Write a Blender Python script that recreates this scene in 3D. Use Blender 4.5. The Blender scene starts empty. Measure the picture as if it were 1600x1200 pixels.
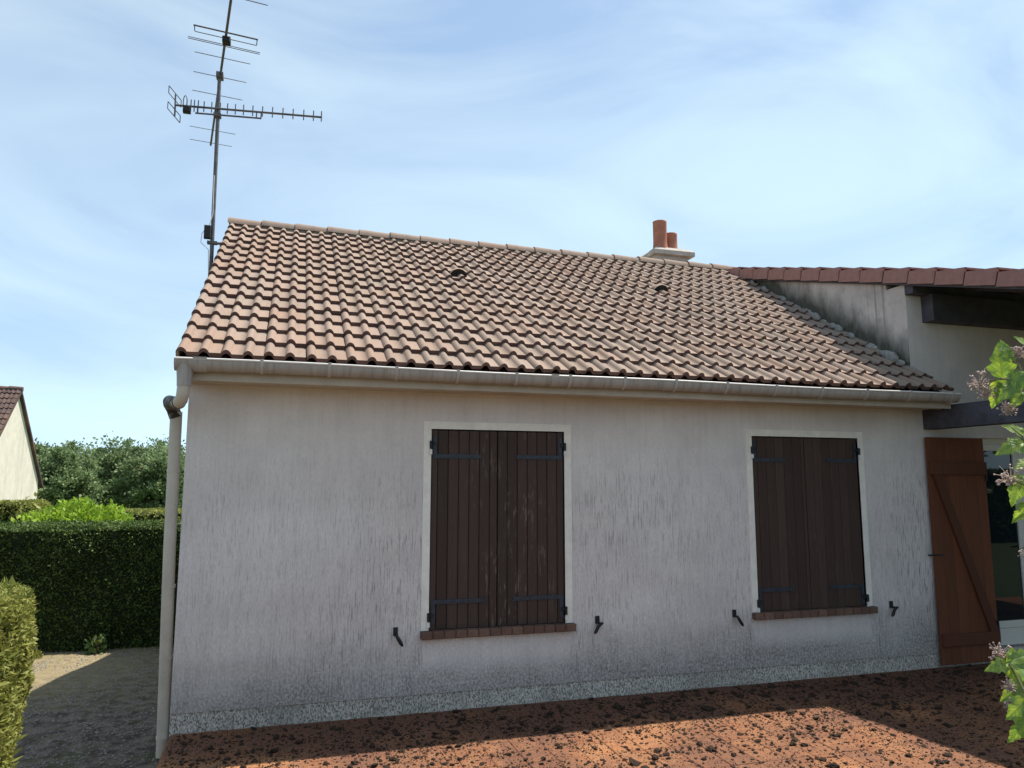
import bpy, math, random
import numpy as np
from mathutils import Vector, Matrix, Euler, noise as mnoise
random.seed(7); rng = np.random.default_rng(11)
S = bpy.context.scene; COL = S.collection
R = math.radians

# ------------------------------------------------------------------ camera
YAW, PITCH, ROLL, FPX = 0.2911, 0.1327, 0.0011, 1162.6
CAM = Vector((0.7339, -6.0267, 1.77))
FW = Vector((math.sin(YAW)*math.cos(PITCH), math.cos(YAW)*math.cos(PITCH), math.sin(PITCH)))
r0 = Vector((math.cos(YAW), -math.sin(YAW), 0)); u0 = r0.cross(FW)
RT = r0*math.cos(ROLL) + u0*math.sin(ROLL); UP = -r0*math.sin(ROLL) + u0*math.cos(ROLL)
cd = bpy.data.cameras.new('camera'); cam = bpy.data.objects.new('camera', cd); COL.objects.link(cam)
cd.sensor_width = 36; cd.lens = FPX/1600*36; cd.clip_start = 0.05; cd.clip_end = 3000
m = Matrix((RT, UP, -FW)).transposed().to_4x4(); m.translation = CAM
cam.matrix_world = m; S.camera = cam
def ray(px, py): return FW + RT*((px-800)/FPX) - UP*((py-600)/FPX)
def px_of(P):
    d = Vector(P)-CAM; z = d.dot(FW)
    if z < 0.05: return (-9999, -9999)
    return 800+FPX*d.dot(RT)/z, 600-FPX*d.dot(UP)/z
def at_dist(px, py, dist): return CAM + ray(px, py).normalized()*dist

# ------------------------------------------------------------------ sky, sun, exposure
SUN_TO = Vector((0.457, 0.10, 1.0)).normalized()
EL = math.asin(SUN_TO.z); AZ = math.atan2(SUN_TO.x, SUN_TO.y)
W = bpy.data.worlds.new('World'); S.world = W; W.use_nodes = True
wt = W.node_tree; wt.nodes.clear()
def wn(t, **k):
    n = wt.nodes.new(t)
    for a, b in k.items(): setattr(n, a, b)
    return n
sky = wn('ShaderNodeTexSky', sky_type='NISHITA', sun_disc=False, sun_elevation=EL, sun_rotation=AZ,
         altitude=100, air_density=1.0, dust_density=0.6, ozone_density=1.1)
tc = wn('ShaderNodeTexCoord'); mp = wn('ShaderNodeMapping')
mp.inputs['Rotation'].default_value = (0.2, 0.5, 0.7); mp.inputs['Scale'].default_value = (1.0, 2.2, 3.0)
wt.links.new(tc.outputs['Generated'], mp.inputs['Vector'])
nz = wn('ShaderNodeTexNoise'); nz.inputs['Scale'].default_value = 1.5; nz.inputs['Detail'].default_value = 7
nz.inputs['Roughness'].default_value = 0.52; nz.inputs['Distortion'].default_value = 0.7
wt.links.new(mp.outputs[0], nz.inputs['Vector'])
cr = wn('ShaderNodeValToRGB'); e = cr.color_ramp.elements
e[0].position = 0.38; e[0].color = (0.05,)*3+(1,); e[1].position = 0.72; e[1].color = (0.85,)*3+(1,)
wt.links.new(nz.outputs[0], cr.inputs[0])
# thin cirrus: whiter and brighter than the clear sky behind it, following the sky's own brightness
bw = wn('ShaderNodeRGBToBW'); wt.links.new(sky.outputs[0], bw.inputs[0])
cm = wn('ShaderNodeMix', data_type='RGBA', blend_type='MULTIPLY'); cm.inputs[0].default_value = 1.0; cm.inputs[7].default_value = (2.6, 2.75, 2.8, 1)
wt.links.new(bw.outputs[0], cm.inputs[6])
mx = wn('ShaderNodeMix', data_type='RGBA'); wt.links.new(cm.outputs[2], mx.inputs[7])
wt.links.new(cr.outputs[0], mx.inputs[0]); wt.links.new(sky.outputs[0], mx.inputs[6])
bg = wn('ShaderNodeBackground'); bg.inputs['Strength'].default_value = 0.112
wo = wn('ShaderNodeOutputWorld')
# even summer haze: compresses the sky's brightest parts, the same in every direction
def vm(op, a, b):
    n = wn('ShaderNodeVectorMath', operation=op)
    for i, v in enumerate((a, b)):
        if isinstance(v, tuple): n.inputs[i].default_value = v
        else: wt.links.new(v, n.inputs[i])
    return n.outputs[0]
den = vm('ADD', vm('DIVIDE', mx.outputs[2], (2.6, 3.8, 5.2)), (1, 1, 1))
wt.links.new(vm('DIVIDE', vm('MULTIPLY', mx.outputs[2], (2.0, 2.0, 1.95)), den), bg.inputs[0]); wt.links.new(bg.outputs[0], wo.inputs[0])
sl = bpy.data.lights.new('sun', 'SUN'); sl.energy = 4.6; sl.angle = R(0.55); sl.color = (1.0, 0.95, 0.87)
so = bpy.data.objects.new('sun', sl); COL.objects.link(so)
so.rotation_euler = SUN_TO.to_track_quat('Z', 'Y').to_euler(); so.location = (8, 4, 20)
S.view_settings.view_transform = 'Standard'; S.view_settings.look = 'None'
S.view_settings.exposure = 0.74; S.view_settings.gamma = 1
S.render.engine = 'CYCLES'; S.cycles.use_denoising = True
S.cycles.max_bounces = 8; S.cycles.diffuse_bounces = 5

# ------------------------------------------------------------------ materials
class NT:
    def __init__(s, name):
        s.m = bpy.data.materials.new(name); s.m.use_nodes = True; s.t = s.m.node_tree; s.t.nodes.clear()
        s.out = s.n('ShaderNodeOutputMaterial')
    def n(s, t, **k):
        x = s.t.nodes.new(t)
        for a, b in k.items(): setattr(x, a, b)
        return x
    def put(s, sock, v):
        if isinstance(v, bpy.types.NodeSocket): s.t.links.new(v, sock)
        elif isinstance(v, (tuple, list)) and len(v) == 3 and sock.type == 'RGBA': sock.default_value = (*v, 1)
        else: sock.default_value = v
    def coord(s, kind='Object', scale=(1, 1, 1), loc=(0, 0, 0)):
        c = s.n('ShaderNodeTexCoord'); mpg = s.n('ShaderNodeMapping')
        mpg.inputs['Scale'].default_value = scale; mpg.inputs['Location'].default_value = loc
        s.t.links.new(c.outputs[kind], mpg.inputs['Vector']); return mpg.outputs[0]
    def pos(s, scale=(1, 1, 1)):
        c = s.n('ShaderNodeNewGeometry'); mpg = s.n('ShaderNodeMapping'); mpg.inputs['Scale'].default_value = scale
        s.t.links.new(c.outputs['Position'], mpg.inputs['Vector']); return mpg.outputs[0]
    def noise(s, vec, scale=5, detail=4, rough=0.55, dist=0.0):
        x = s.n('ShaderNodeTexNoise'); s.put(x.inputs['Vector'], vec)
        for a, b in (('Scale', scale), ('Detail', detail), ('Roughness', rough), ('Distortion', dist)): x.inputs[a].default_value = b
        return x.outputs[0]
    def voro(s, vec, scale=5, out='Distance', feature='F1'):
        x = s.n('ShaderNodeTexVoronoi', feature=feature); s.put(x.inputs['Vector'], vec); x.inputs['Scale'].default_value = scale
        return x.outputs[out]
    def ramp(s, v, a, b, lo=0.0, hi=1.0):
        x = s.n('ShaderNodeMapRange'); x.clamp = True; s.put(x.inputs[0], v)
        for i, k in enumerate((a, b, lo, hi)): x.inputs[1+i].default_value = k
        return x.outputs[0]
    def math(s, op, a, b=0.0):
        x = s.n('ShaderNodeMath', operation=op); s.put(x.inputs[0], a); s.put(x.inputs[1], b); return x.outputs[0]
    def mix(s, f, a, b, mode='MIX'):
        x = s.n('ShaderNodeMix', data_type='RGBA', blend_type=mode); s.put(x.inputs[0], f); s.put(x.inputs[6], a); s.put(x.inputs[7], b)
        return x.outputs[2]
    def sep(s, vec):
        x = s.n('ShaderNodeSeparateXYZ'); s.put(x.inputs[0], vec); return x.outputs
    def rnd(s):
        o = s.n('ShaderNodeObjectInfo').outputs['Random']; g = s.n('ShaderNodeNewGeometry').outputs['Random Per Island']
        return s.math('FRACT', s.math('ADD', o, g))
    def bump(s, h, strength=0.4, dist=0.01):
        x = s.n('ShaderNodeBump'); s.put(x.inputs['Height'], h); x.inputs['Strength'].default_value = strength; x.inputs['Distance'].default_value = dist
        return x.outputs[0]
    def bsdf(s, col, rough=0.8, normal=None, spec=0.3, metal=0.0, **k):
        x = s.n('ShaderNodeBsdfPrincipled'); s.put(x.inputs['Base Color'], col); s.put(x.inputs['Roughness'], rough)
        x.inputs['Specular IOR Level'].default_value = spec; x.inputs['Metallic'].default_value = metal
        if normal is not None: s.put(x.inputs['Normal'], normal)
        for a, b in k.items(): s.put(x.inputs[a.replace('_', ' ')], b)
        s.t.links.new(x.outputs[0], s.out.inputs[0]); return x
MAT = {}
def simple(name, col, rough=0.8, var=0.15, nscale=12, bump=0.15, spec=0.3, metal=0.0, kind='Object', dist=0.004):
    t = NT(name); c = t.coord(kind)
    n = t.noise(c, nscale, 6, 0.6); n2 = t.noise(c, nscale*9, 3, 0.6)
    f = t.math('ADD', t.math('MULTIPLY', n, 0.7), t.math('MULTIPLY', n2, 0.3))
    dark = tuple(k*(1-var*1.6) for k in col); lite = tuple(min(1, k*(1+var)) for k in col)
    t.bsdf(t.mix(t.ramp(f, 0.3, 0.7), dark, lite), rough, t.bump(n2, bump, dist), spec, metal)
    MAT[name] = t.m; return t.m

def m_stucco():
    t = NT('scratched_render'); P = t.pos(); x, y, z = t.sep(P)
    big = t.noise(P, 0.9, 4, 0.55); mid = t.noise(P, 3.2, 5, 0.6)
    base = t.mix(t.ramp(big, 0.35, 0.65), (0.70, 0.63, 0.59), (0.80, 0.735, 0.69))
    base = t.mix(t.math('MULTIPLY', t.ramp(mid, 0.45, 0.75), 0.25), base, (0.42, 0.385, 0.37))
    base = t.mix(t.math('MULTIPLY', t.ramp(t.noise(t.pos((20, 20, 1.6)), 1.0, 4, 0.6), 0.42, 0.75), 0.16), base, (0.33, 0.30, 0.285))
    # clean patches under the sills
    def rect(cx, hw):
        dx = t.math('SUBTRACT', hw, t.math('ABSOLUTE', t.math('SUBTRACT', x, cx)))
        return t.math('MULTIPLY', t.ramp(dx, -0.03, 0.03), t.ramp(t.math('SUBTRACT', 0.60, z), 0.0, 0.02))
    clean = t.math('MAXIMUM', rect(2.43, 0.64), rect(5.47, 0.66))
    # dirt splashed up from the ground, broken by noise
    edge = t.math('ADD', t.math('MULTIPLY', t.noise(t.pos((1, 1, 0.6)), 1.7, 5, 0.6), 0.55), t.math('MULTIPLY', t.noise(P, 6, 4), 0.30))
    edge = t.math('ADD', edge, t.ramp(x, 0.8, 4.5, -0.02, 0.10)); zz = t.math('SUBTRACT', z, edge)
    low = t.ramp(zz, -0.30, 0.16, 1.0, 0.0)
    grain = t.ramp(t.noise(t.pos((1, 1, 0.7)), 60, 4, 0.75), 0.42, 0.58)
    lowf = t.math('MULTIPLY', low, t.math('ADD', 0.30, t.math('MULTIPLY', grain, 0.60)))
    lowf = t.math('MULTIPLY', lowf, t.math('SUBTRACT', 1.0, t.math('MULTIPLY', clean, t.math('MULTIPLY', t.ramp(z, 0.28, 0.4), 0.85))))
    base = t.mix(lowf, base, (0.165, 0.15, 0.125))
    # dark vertical scratches holding algae
    st = t.ramp(t.noise(t.pos((1, 1, 0.075)), 78, 4, 0.66), 0.52, 0.64)
    st2 = t.ramp(t.noise(t.pos((1, 1, 0.10)), 34, 5, 0.72), 0.58, 0.70)
    area = t.math('MULTIPLY', t.ramp(t.noise(t.pos((1, 1, 0.45)), 1.25, 3, 0.5), 0.22, 0.70), t.ramp(t.math('ADD', z, t.math('MULTIPLY', mid, 0.6)), 1.9, 2.5, 1.0, 0.0))
    area = t.math('MULTIPLY', area, t.math('SUBTRACT', 1.0, t.math('MULTIPLY', clean, 0.9)))
    area = t.math('MULTIPLY', area, t.ramp(x, -0.5, 2.8, 0.42, 1.0))
    for xe in (1.73, 3.13, 4.75, 6.20):   # runs below the sill ends
        dr = t.math('MULTIPLY', t.ramp(t.math('ABSOLUTE', t.math('SUBTRACT', x, xe)), 0.03, 0.13, 0.9, 0.0), t.ramp(z, 0.50, 0.66, 1.0, 0.0))
        area = t.math('MAXIMUM', area, dr)
    base = t.mix(t.math('MULTIPLY', t.math('MULTIPLY', st, area), 0.90), base, (0.16, 0.13, 0.135))
    base = t.mix(t.math('MULTIPLY', t.math('MULTIPLY', st2, area), 0.70), base, (0.17, 0.14, 0.15))
    fine = t.ramp(t.noise(t.pos((1, 1, 0.30)), 105, 3, 0.75), 0.40, 0.66)
    base = t.mix(t.math('MULTIPLY', fine, t.ramp(z, 0.6, 2.5, 0.38, 0.14)), base, (0.30, 0.26, 0.24))
    hgt = t.math('ADD', t.noise(t.pos((1, 1, 0.2)), 110, 4, 0.7), t.math('MULTIPLY', t.noise(P, 230, 2), 0.5))
    t.bsdf(base, 0.95, t.bump(hgt, 0.55, 0.006), 0.12); MAT['stucco'] = t.m
m_stucco()
def m_plinth():
    t = NT('pebbly_plinth'); P = t.pos((1, 1, 0.55)); x, y, z = t.sep(t.pos())
    f = t.ramp(t.noise(P, 95, 4, 0.75), 0.42, 0.60); g = t.noise(t.pos(), 2, 4)
    c = t.mix(f, (0.74, 0.67, 0.59), (0.15, 0.13, 0.105)); c = t.mix(t.math('MULTIPLY', t.ramp(g, 0.45, 0.7), 0.5), c, (0.22, 0.20, 0.17))
    t.bsdf(c, 0.95, t.bump(t.noise(P, 120, 3, 0.7), 0.9, 0.01), 0.1); MAT['plinth'] = t.m
m_plinth()
def m_sidewall():
    t = NT('weathered_grey_render'); P = t.pos(); x, y, z = t.sep(P)
    c = t.mix(t.ramp(t.noise(P, 1.6, 6, 0.62), 0.35, 0.68), (0.44, 0.41, 0.38), (0.62, 0.57, 0.53))
    c = t.mix(t.math('MULTIPLY', t.ramp(t.noise(P, 5, 6, 0.7), 0.5, 0.72), 0.7), c, (0.24, 0.235, 0.21))
    # algae climbing from the tile junction: height above the lower roof plane
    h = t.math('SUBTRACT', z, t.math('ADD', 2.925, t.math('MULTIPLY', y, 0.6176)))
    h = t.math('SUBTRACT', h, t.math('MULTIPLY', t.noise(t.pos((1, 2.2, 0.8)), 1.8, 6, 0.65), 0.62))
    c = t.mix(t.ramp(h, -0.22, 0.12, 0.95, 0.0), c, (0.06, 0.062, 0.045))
    run = t.math('MULTIPLY', t.ramp(t.noise(t.pos((1, 9, 0.25)), 1.4, 4, 0.6), 0.56, 0.70), 0.75)
    c = t.mix(run, c, (0.15, 0.15, 0.125))
    t.bsdf(c, 0.95, t.bump(t.noise(P, 70, 4, 0.7), 0.5, 0.008), 0.1); MAT['sidewall'] = t.m
m_sidewall()
def m_tile(name, cols, lich=0.35):
    t = NT(name); P = t.pos(); r = t.rnd()
    cr = t.n('ShaderNodeValToRGB'); el = cr.color_ramp.elements; el[0].color = (*cols[0], 1); el[1].color = (*cols[-1], 1)
    for i, k in enumerate(cols[1:-1]):
        q = el.new((i+1)/(len(cols)-1)); q.color = (*k, 1)
    t.put(cr.inputs[0], r)
    c = cr.outputs[0]
    x, y, z = t.sep(P)
    pink = t.math('MULTIPLY', t.ramp(t.noise(P, 0.8, 3), 0.45, 0.65), t.ramp(t.math('ADD', x, z), 2.4, 4.6, 1.0, 0.12))
    c = t.mix(t.math('MULTIPLY', pink, 0.50), c, (0.35, 0.195, 0.135))
    sp = t.ramp(t.noise(P, 120, 3, 0.7), 0.42, 0.62)
    c = t.mix(t.math('MULTIPLY', sp, 0.38), c, tuple(k*0.55 for k in cols[0]))
    c = t.mix(t.math('MULTIPLY', t.ramp(t.noise(P, 9, 6, 0.75), 0.5, 0.72), lich), c, (0.27, 0.25, 0.20))
    run = t.ramp(t.noise(t.pos((7, 0.6, 0.6)), 1.3, 5, 0.65), 0.52, 0.75)
    c = t.mix(t.math('MULTIPLY', run, 0.35), c, (0.12, 0.09, 0.075))
    t.bsdf(c, 0.92, t.bump(t.noise(P, 160, 3, 0.6), 0.4, 0.004), 0.15); MAT[name] = t.m
m_tile('tile', [(0.265, 0.195, 0.15), (0.295, 0.218, 0.17), (0.29, 0.20, 0.15), (0.315, 0.238, 0.19), (0.26, 0.198, 0.157)])
m_tile('dark_tile', [(0.085, 0.055, 0.05), (0.12, 0.08, 0.07), (0.07, 0.05, 0.05)], 0.2)
simple('tile_end_shade', (0.13, 0.075, 0.062), 0.95, 0.3, 20, 0.4)
simple('verge_red', (0.30, 0.165, 0.14), 0.85, 0.2, 6, 0.3)
simple('pot_clay', (0.40, 0.165, 0.105), 0.85, 0.2, 8, 0.3)
simple('clip_grey', (0.44, 0.39, 0.35), 0.45, 0.1, 9, 0.05, 0.4)
simple('bead_sunlit', (0.72, 0.68, 0.63), 0.4, 0.1, 9, 0.05, 0.4)  # sunlight on the gutter's lip painted in as a lighter tone
def m_streaked(name, col, dirt, sc, amt, rough):
    t = NT(name); P = t.pos(); n = t.ramp(t.noise(t.pos(sc), 1.0, 5, 0.7), 0.48, 0.70); b = t.noise(P, 4, 5, 0.6)
    c = t.mix(t.ramp(b, 0.35, 0.7), tuple(k*0.85 for k in col), col); c = t.mix(t.math('MULTIPLY', n, amt), c, dirt)
    t.bsdf(c, rough, t.bump(t.noise(P, 60, 3), 0.1, 0.003), 0.35); MAT[name] = t.m
m_streaked('gutter_grey', (0.42, 0.37, 0.33), (0.16, 0.12, 0.095), (26, 2, 3), 0.6, 0.5)
simple('pipe_grey', (0.50, 0.44, 0.36), 0.5, 0.12, 4, 0.05, 0.4)
simple('soffit_cream', (0.50, 0.43, 0.35), 0.8, 0.12, 5, 0.1)
simple('frame_cream', (0.84, 0.78, 0.69), 0.75, 0.10, 9, 0.25)
simple('concrete', (0.45, 0.40, 0.35), 0.95, 0.25, 7, 0.5)
simple('cement', (0.38, 0.365, 0.33), 0.95, 0.35, 14, 0.9, dist=0.015)
simple('dark_wood', (0.060, 0.042, 0.040), 0.75, 0.3, 8, 0.3)
simple('porch_wood', (0.070, 0.068, 0.082), 0.7, 0.3, 8, 0.3)
simple('blue_underlay', (0.028, 0.040, 0.062), 0.7, 0.2, 3, 0.1)
simple('black_iron', (0.015, 0.014, 0.014), 0.6, 0.3, 20, 0.3, 0.4)
simple('strap_iron', (0.032, 0.036, 0.050), 0.5, 0.35, 18, 0.35, 0.45)
simple('white_plastic', (0.72, 0.70, 0.66), 0.5, 0.08, 9, 0.05, 0.4)
simple('pvc_door', (0.72, 0.69, 0.61), 0.4, 0.05, 4, 0.03, 0.4)
simple('metal_grey', (0.20, 0.20, 0.215), 0.45, 0.3, 12, 0.15, 0.5, 0.5)
simple('mast_metal', (0.13, 0.125, 0.12), 0.55, 0.4, 9, 0.2, 0.4, 0.3)
simple('mortar_brown', (0.14, 0.10, 0.08), 0.95, 0.3, 30, 0.5)
simple('room_dark', (0.05, 0.05, 0.055), 0.9, 0.1, 2, 0)
m_streaked('neighbour_render', (0.66, 0.60, 0.50), (0.36, 0.33, 0.27), (2.0, 2.6, 0.25), 0.5, 0.95)
simple('moss', (0.075, 0.050, 0.036), 0.95, 0.45, 45, 0.9, 0.1, dist=0.01)
simple('bark', (0.10, 0.075, 0.055), 0.95, 0.3, 10, 0.8)
simple('green_stem', (0.17, 0.16, 0.06), 0.7, 0.25, 20, 0.2)
def m_brick():
    t = NT('sill_brick'); r = t.rnd(); P = t.pos()
    c = t.mix(r, (0.13, 0.070, 0.052), (0.23, 0.13, 0.092)); c = t.mix(t.ramp(t.noise(P, 30, 5, 0.7), 0.45, 0.7), c, (0.11, 0.075, 0.06))
    t.bsdf(c, 0.9, t.bump(t.noise(P, 90, 3), 0.5, 0.005), 0.2); MAT['brick'] = t.m
m_brick()
def m_pipe_dirty():
    t = NT('algae_stained_elbow'); P = t.pos()
    f = t.ramp(t.noise(P, 14, 5, 0.65), 0.30, 0.48)
    t.bsdf(t.mix(f, (0.40, 0.36, 0.29), (0.035, 0.032, 0.025)), 0.7, None, 0.3); MAT['pipe_dirty'] = t.m
m_pipe_dirty()
def m_plank(name, a, b, bare, peel):
    t = NT(name); P = t.pos((1, 1, 0.07)); r = t.rnd()
    n = t.noise(P, 42, 6, 0.65, 0.6); c = t.mix(t.ramp(n, 0.3, 0.7), a, b)
    c = t.mix(t.math('MULTIPLY', r, 0.55), c, tuple(k*0.55 for k in a))
    x, y, z = t.sep(t.pos())
    fl = t.ramp(t.noise(t.pos((1, 1, 0.16)), 40, 5, 0.75), 0.565, 0.63)
    # the paint peels most near the meeting edge of the leaves
    near = t.ramp(t.math('ABSOLUTE', t.math('SUBTRACT', x, 2.55)), 0.05, 0.42, 1.0, 0.12)
    near = t.math('MULTIPLY', near, t.ramp(t.noise(t.pos((1, 1, 0.5)), 3.5, 3), 0.40, 0.6))
    c = t.mix(t.math('MULTIPLY', t.math('MULTIPLY', fl, near), peel), c, bare)
    t.bsdf(c, t.ramp(n, 0.3, 0.7, 0.62, 0.85), t.bump(n, 0.5, 0.004), 0.25); MAT[name] = t.m
m_plank('plank_brown', (0.060, 0.036, 0.028), (0.090, 0.056, 0.043), (0.30, 0.235, 0.17), 0.7)
m_plank('plank_orange', (0.115, 0.040, 0.020), (0.20, 0.066, 0.029), (0.20, 0.07, 0.03), 0.0)
m_plank('plank_orange_dark', (0.105, 0.036, 0.018), (0.145, 0.048, 0.022), (0.2, 0.07, 0.03), 0.0)
def m_terrace():
    t = NT('terracotta_paving'); P = t.pos(); r = t.rnd(); x, y, z = t.sep(P)
    c = t.mix(r, (0.31, 0.118, 0.044), (0.40, 0.172, 0.067))
    c = t.mix(t.ramp(t.noise(P, 9, 5, 0.65), 0.45, 0.8), c, (0.44, 0.235, 0.11))
    film_and_shade = t.math('ADD', t.noise(P, 1.1, 5, 0.6), t.math('MULTIPLY', t.noise(P, 22, 4, 0.7), 0.35))
    film_and_shade = t.math('ADD', film_and_shade, t.ramp(x, 0.1, 1.1, -0.22, 0.0))
    film_and_shade = t.math('ADD', film_and_shade, t.ramp(y, -0.80, -0.35, 0.0, 0.17))  # paving darkened towards the wall, the eaves' shadow painted over the dirt film
    c = t.mix(t.ramp(film_and_shade, 0.42, 0.78, 0.0, 0.90), c, (0.125, 0.056, 0.036))
    c = t.mix(t.math('MULTIPLY', t.ramp(t.noise(P, 75, 4, 0.75), 0.52, 0.64), 0.8), c, (0.06, 0.035, 0.025))
    c = t.mix(t.math('MULTIPLY', t.ramp(t.noise(P, 170, 2, 0.7), 0.62, 0.70), 0.5), c, (0.62, 0.45, 0.32))
    t.bsdf(c, 0.88, t.bump(t.noise(P, 120, 4, 0.7), 0.6, 0.006), 0.2); MAT['terracotta'] = t.m
m_terrace()
simple('joint', (0.22, 0.105, 0.055), 0.95, 0.3, 30, 0.5)
def m_yard():
    t = NT('gravelly_yard'); P = t.pos(); x, y, z = t.sep(P)
    g = t.noise(P, 60, 5, 0.75); b = t.noise(P, 2.2, 5, 0.6); b2 = t.noise(P, 7, 5, 0.65)
    c = t.mix(t.ramp(g, 0.35, 0.68), (0.12, 0.09, 0.07), (0.33, 0.265, 0.20))
    c = t.mix(t.ramp(b2, 0.42, 0.60, 0, 0.85), c, (0.065, 0.05, 0.04))
    straw = t.math('MULTIPLY', t.ramp(t.math('ADD', y, t.math('MULTIPLY', b, 4)), 5.0, 7.2), t.ramp(x, -0.2, -1.6))
    c = t.mix(t.math('MULTIPLY', straw, 0.6), c, t.mix(t.ramp(g, 0.3, 0.7), (0.24, 0.19, 0.09), (0.44, 0.36, 0.20)))
    c = t.mix(t.math('MULTIPLY', t.ramp(b, 0.55, 0.7), 0.5), c, (0.10, 0.11, 0.04))
    far = t.ramp(y, 7.4, 8.4)
    c = t.mix(far, c, (0.10, 0.14, 0.035))
    t.bsdf(c, 0.95, t.bump(t.math('ADD', g, t.math('MULTIPLY', b2, 2)), 0.8, 0.02), 0.1); MAT['yard'] = t.m
m_yard()
simple('grass', (0.07, 0.095, 0.035), 0.9, 0.3, 40, 0.9, kind='Object', dist=0.02)
def m_leaf(name, a, b, trans=0.35, tcol=None, rough=0.55):
    t = NT(name); r = t.rnd(); c = t.mix(r, a, b)
    c = t.mix(t.ramp(t.noise(t.pos(), 1.6, 3), 0.35, 0.65), c, t.mix(0.5, c, tuple(k*0.6 for k in a)))
    p = t.bsdf(c, rough, None, 0.25)
    tr = t.n('ShaderNodeBsdfTranslucent'); t.put(tr.inputs[0], c if tcol is None else t.mix(r, tuple(k*0.8 for k in tcol), tcol))
    ms = t.n('ShaderNodeMixShader'); ms.inputs[0].default_value = trans
    t.t.links.new(p.outputs[0], ms.inputs[1]); t.t.links.new(tr.outputs[0], ms.inputs[2]); t.t.links.new(ms.outputs[0], t.out.inputs[0])
    MAT[name] = t.m
m_leaf('leaf_conifer', (0.065, 0.115, 0.03), (0.15, 0.20, 0.045), 0.15)
m_leaf('leaf_light_hedge', (0.20, 0.23, 0.045), (0.38, 0.37, 0.10), 0.3)
m_leaf('leaf_bright', (0.24, 0.38, 0.03), (0.38, 0.52, 0.06), 0.4)
m_leaf('leaf_tree', (0.15, 0.22, 0.095), (0.28, 0.36, 0.16), 0.35)
m_leaf('leaf_shrub', (0.09, 0.17, 0.05), (0.19, 0.30, 0.06), 0.42, (0.34, 0.50, 0.04), 0.4)
def m_veined():
    t = NT('veined_leaf'); o = t.coord('Object'); x, y, z = t.sep(o); r = t.rnd()
    ay = t.math('ABSOLUTE', y); w = t.math('SINE', t.math('MULTIPLY', t.math('SUBTRACT', x, t.math('MULTIPLY', ay, 0.9)), 46.0))
    vein = t.math('MAXIMUM', t.ramp(w, 0.80, 0.98), t.ramp(ay, 0.012, 0.022, 1.0, 0.0))
    n = t.noise(o, 6, 4)
    c = t.mix(r, (0.11, 0.20, 0.07), (0.26, 0.38, 0.07)); c = t.mix(t.ramp(n, 0.4, 0.7, 0, 0.5), c, (0.12, 0.17, 0.04)); c = t.mix(t.math('MULTIPLY', vein, 0.45), c, (0.30, 0.38, 0.14))
    tcl = t.mix(r, (0.24, 0.40, 0.04), (0.58, 0.70, 0.06)); tcl = t.mix(t.math('MULTIPLY', vein, 0.5), tcl, (0.12, 0.22, 0.02))
    hgt = t.math('SUBTRACT', t.math('MULTIPLY', n, 0.4), t.math('MULTIPLY', vein, 0.7))
    bp = t.bump(hgt, 0.6, 0.004)
    p = t.bsdf(c, 0.42, bp, 0.35); tr = t.n('ShaderNodeBsdfTranslucent'); t.put(tr.inputs[0], tcl); t.put(tr.inputs['Normal'], bp)
    ms = t.n('ShaderNodeMixShader'); ms.inputs[0].default_value = 0.42
    t.t.links.new(p.outputs[0], ms.inputs[1]); t.t.links.new(tr.outputs[0], ms.inputs[2]); t.t.links.new(ms.outputs[0], t.out.inputs[0]); MAT['leaf_shrub'] = t.m
m_veined()
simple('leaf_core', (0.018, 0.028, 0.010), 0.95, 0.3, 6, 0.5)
m_leaf('petal', (0.50, 0.36, 0.31), (0.74, 0.60, 0.52), 0.3)
def m_glass():
    t = NT('door_glass')
    p = t.bsdf((0.008, 0.014, 0.018), 0.02, None, 0.5)
    p.inputs['IOR'].default_value = 1.5; MAT['glass'] = t.m
m_glass()

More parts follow.
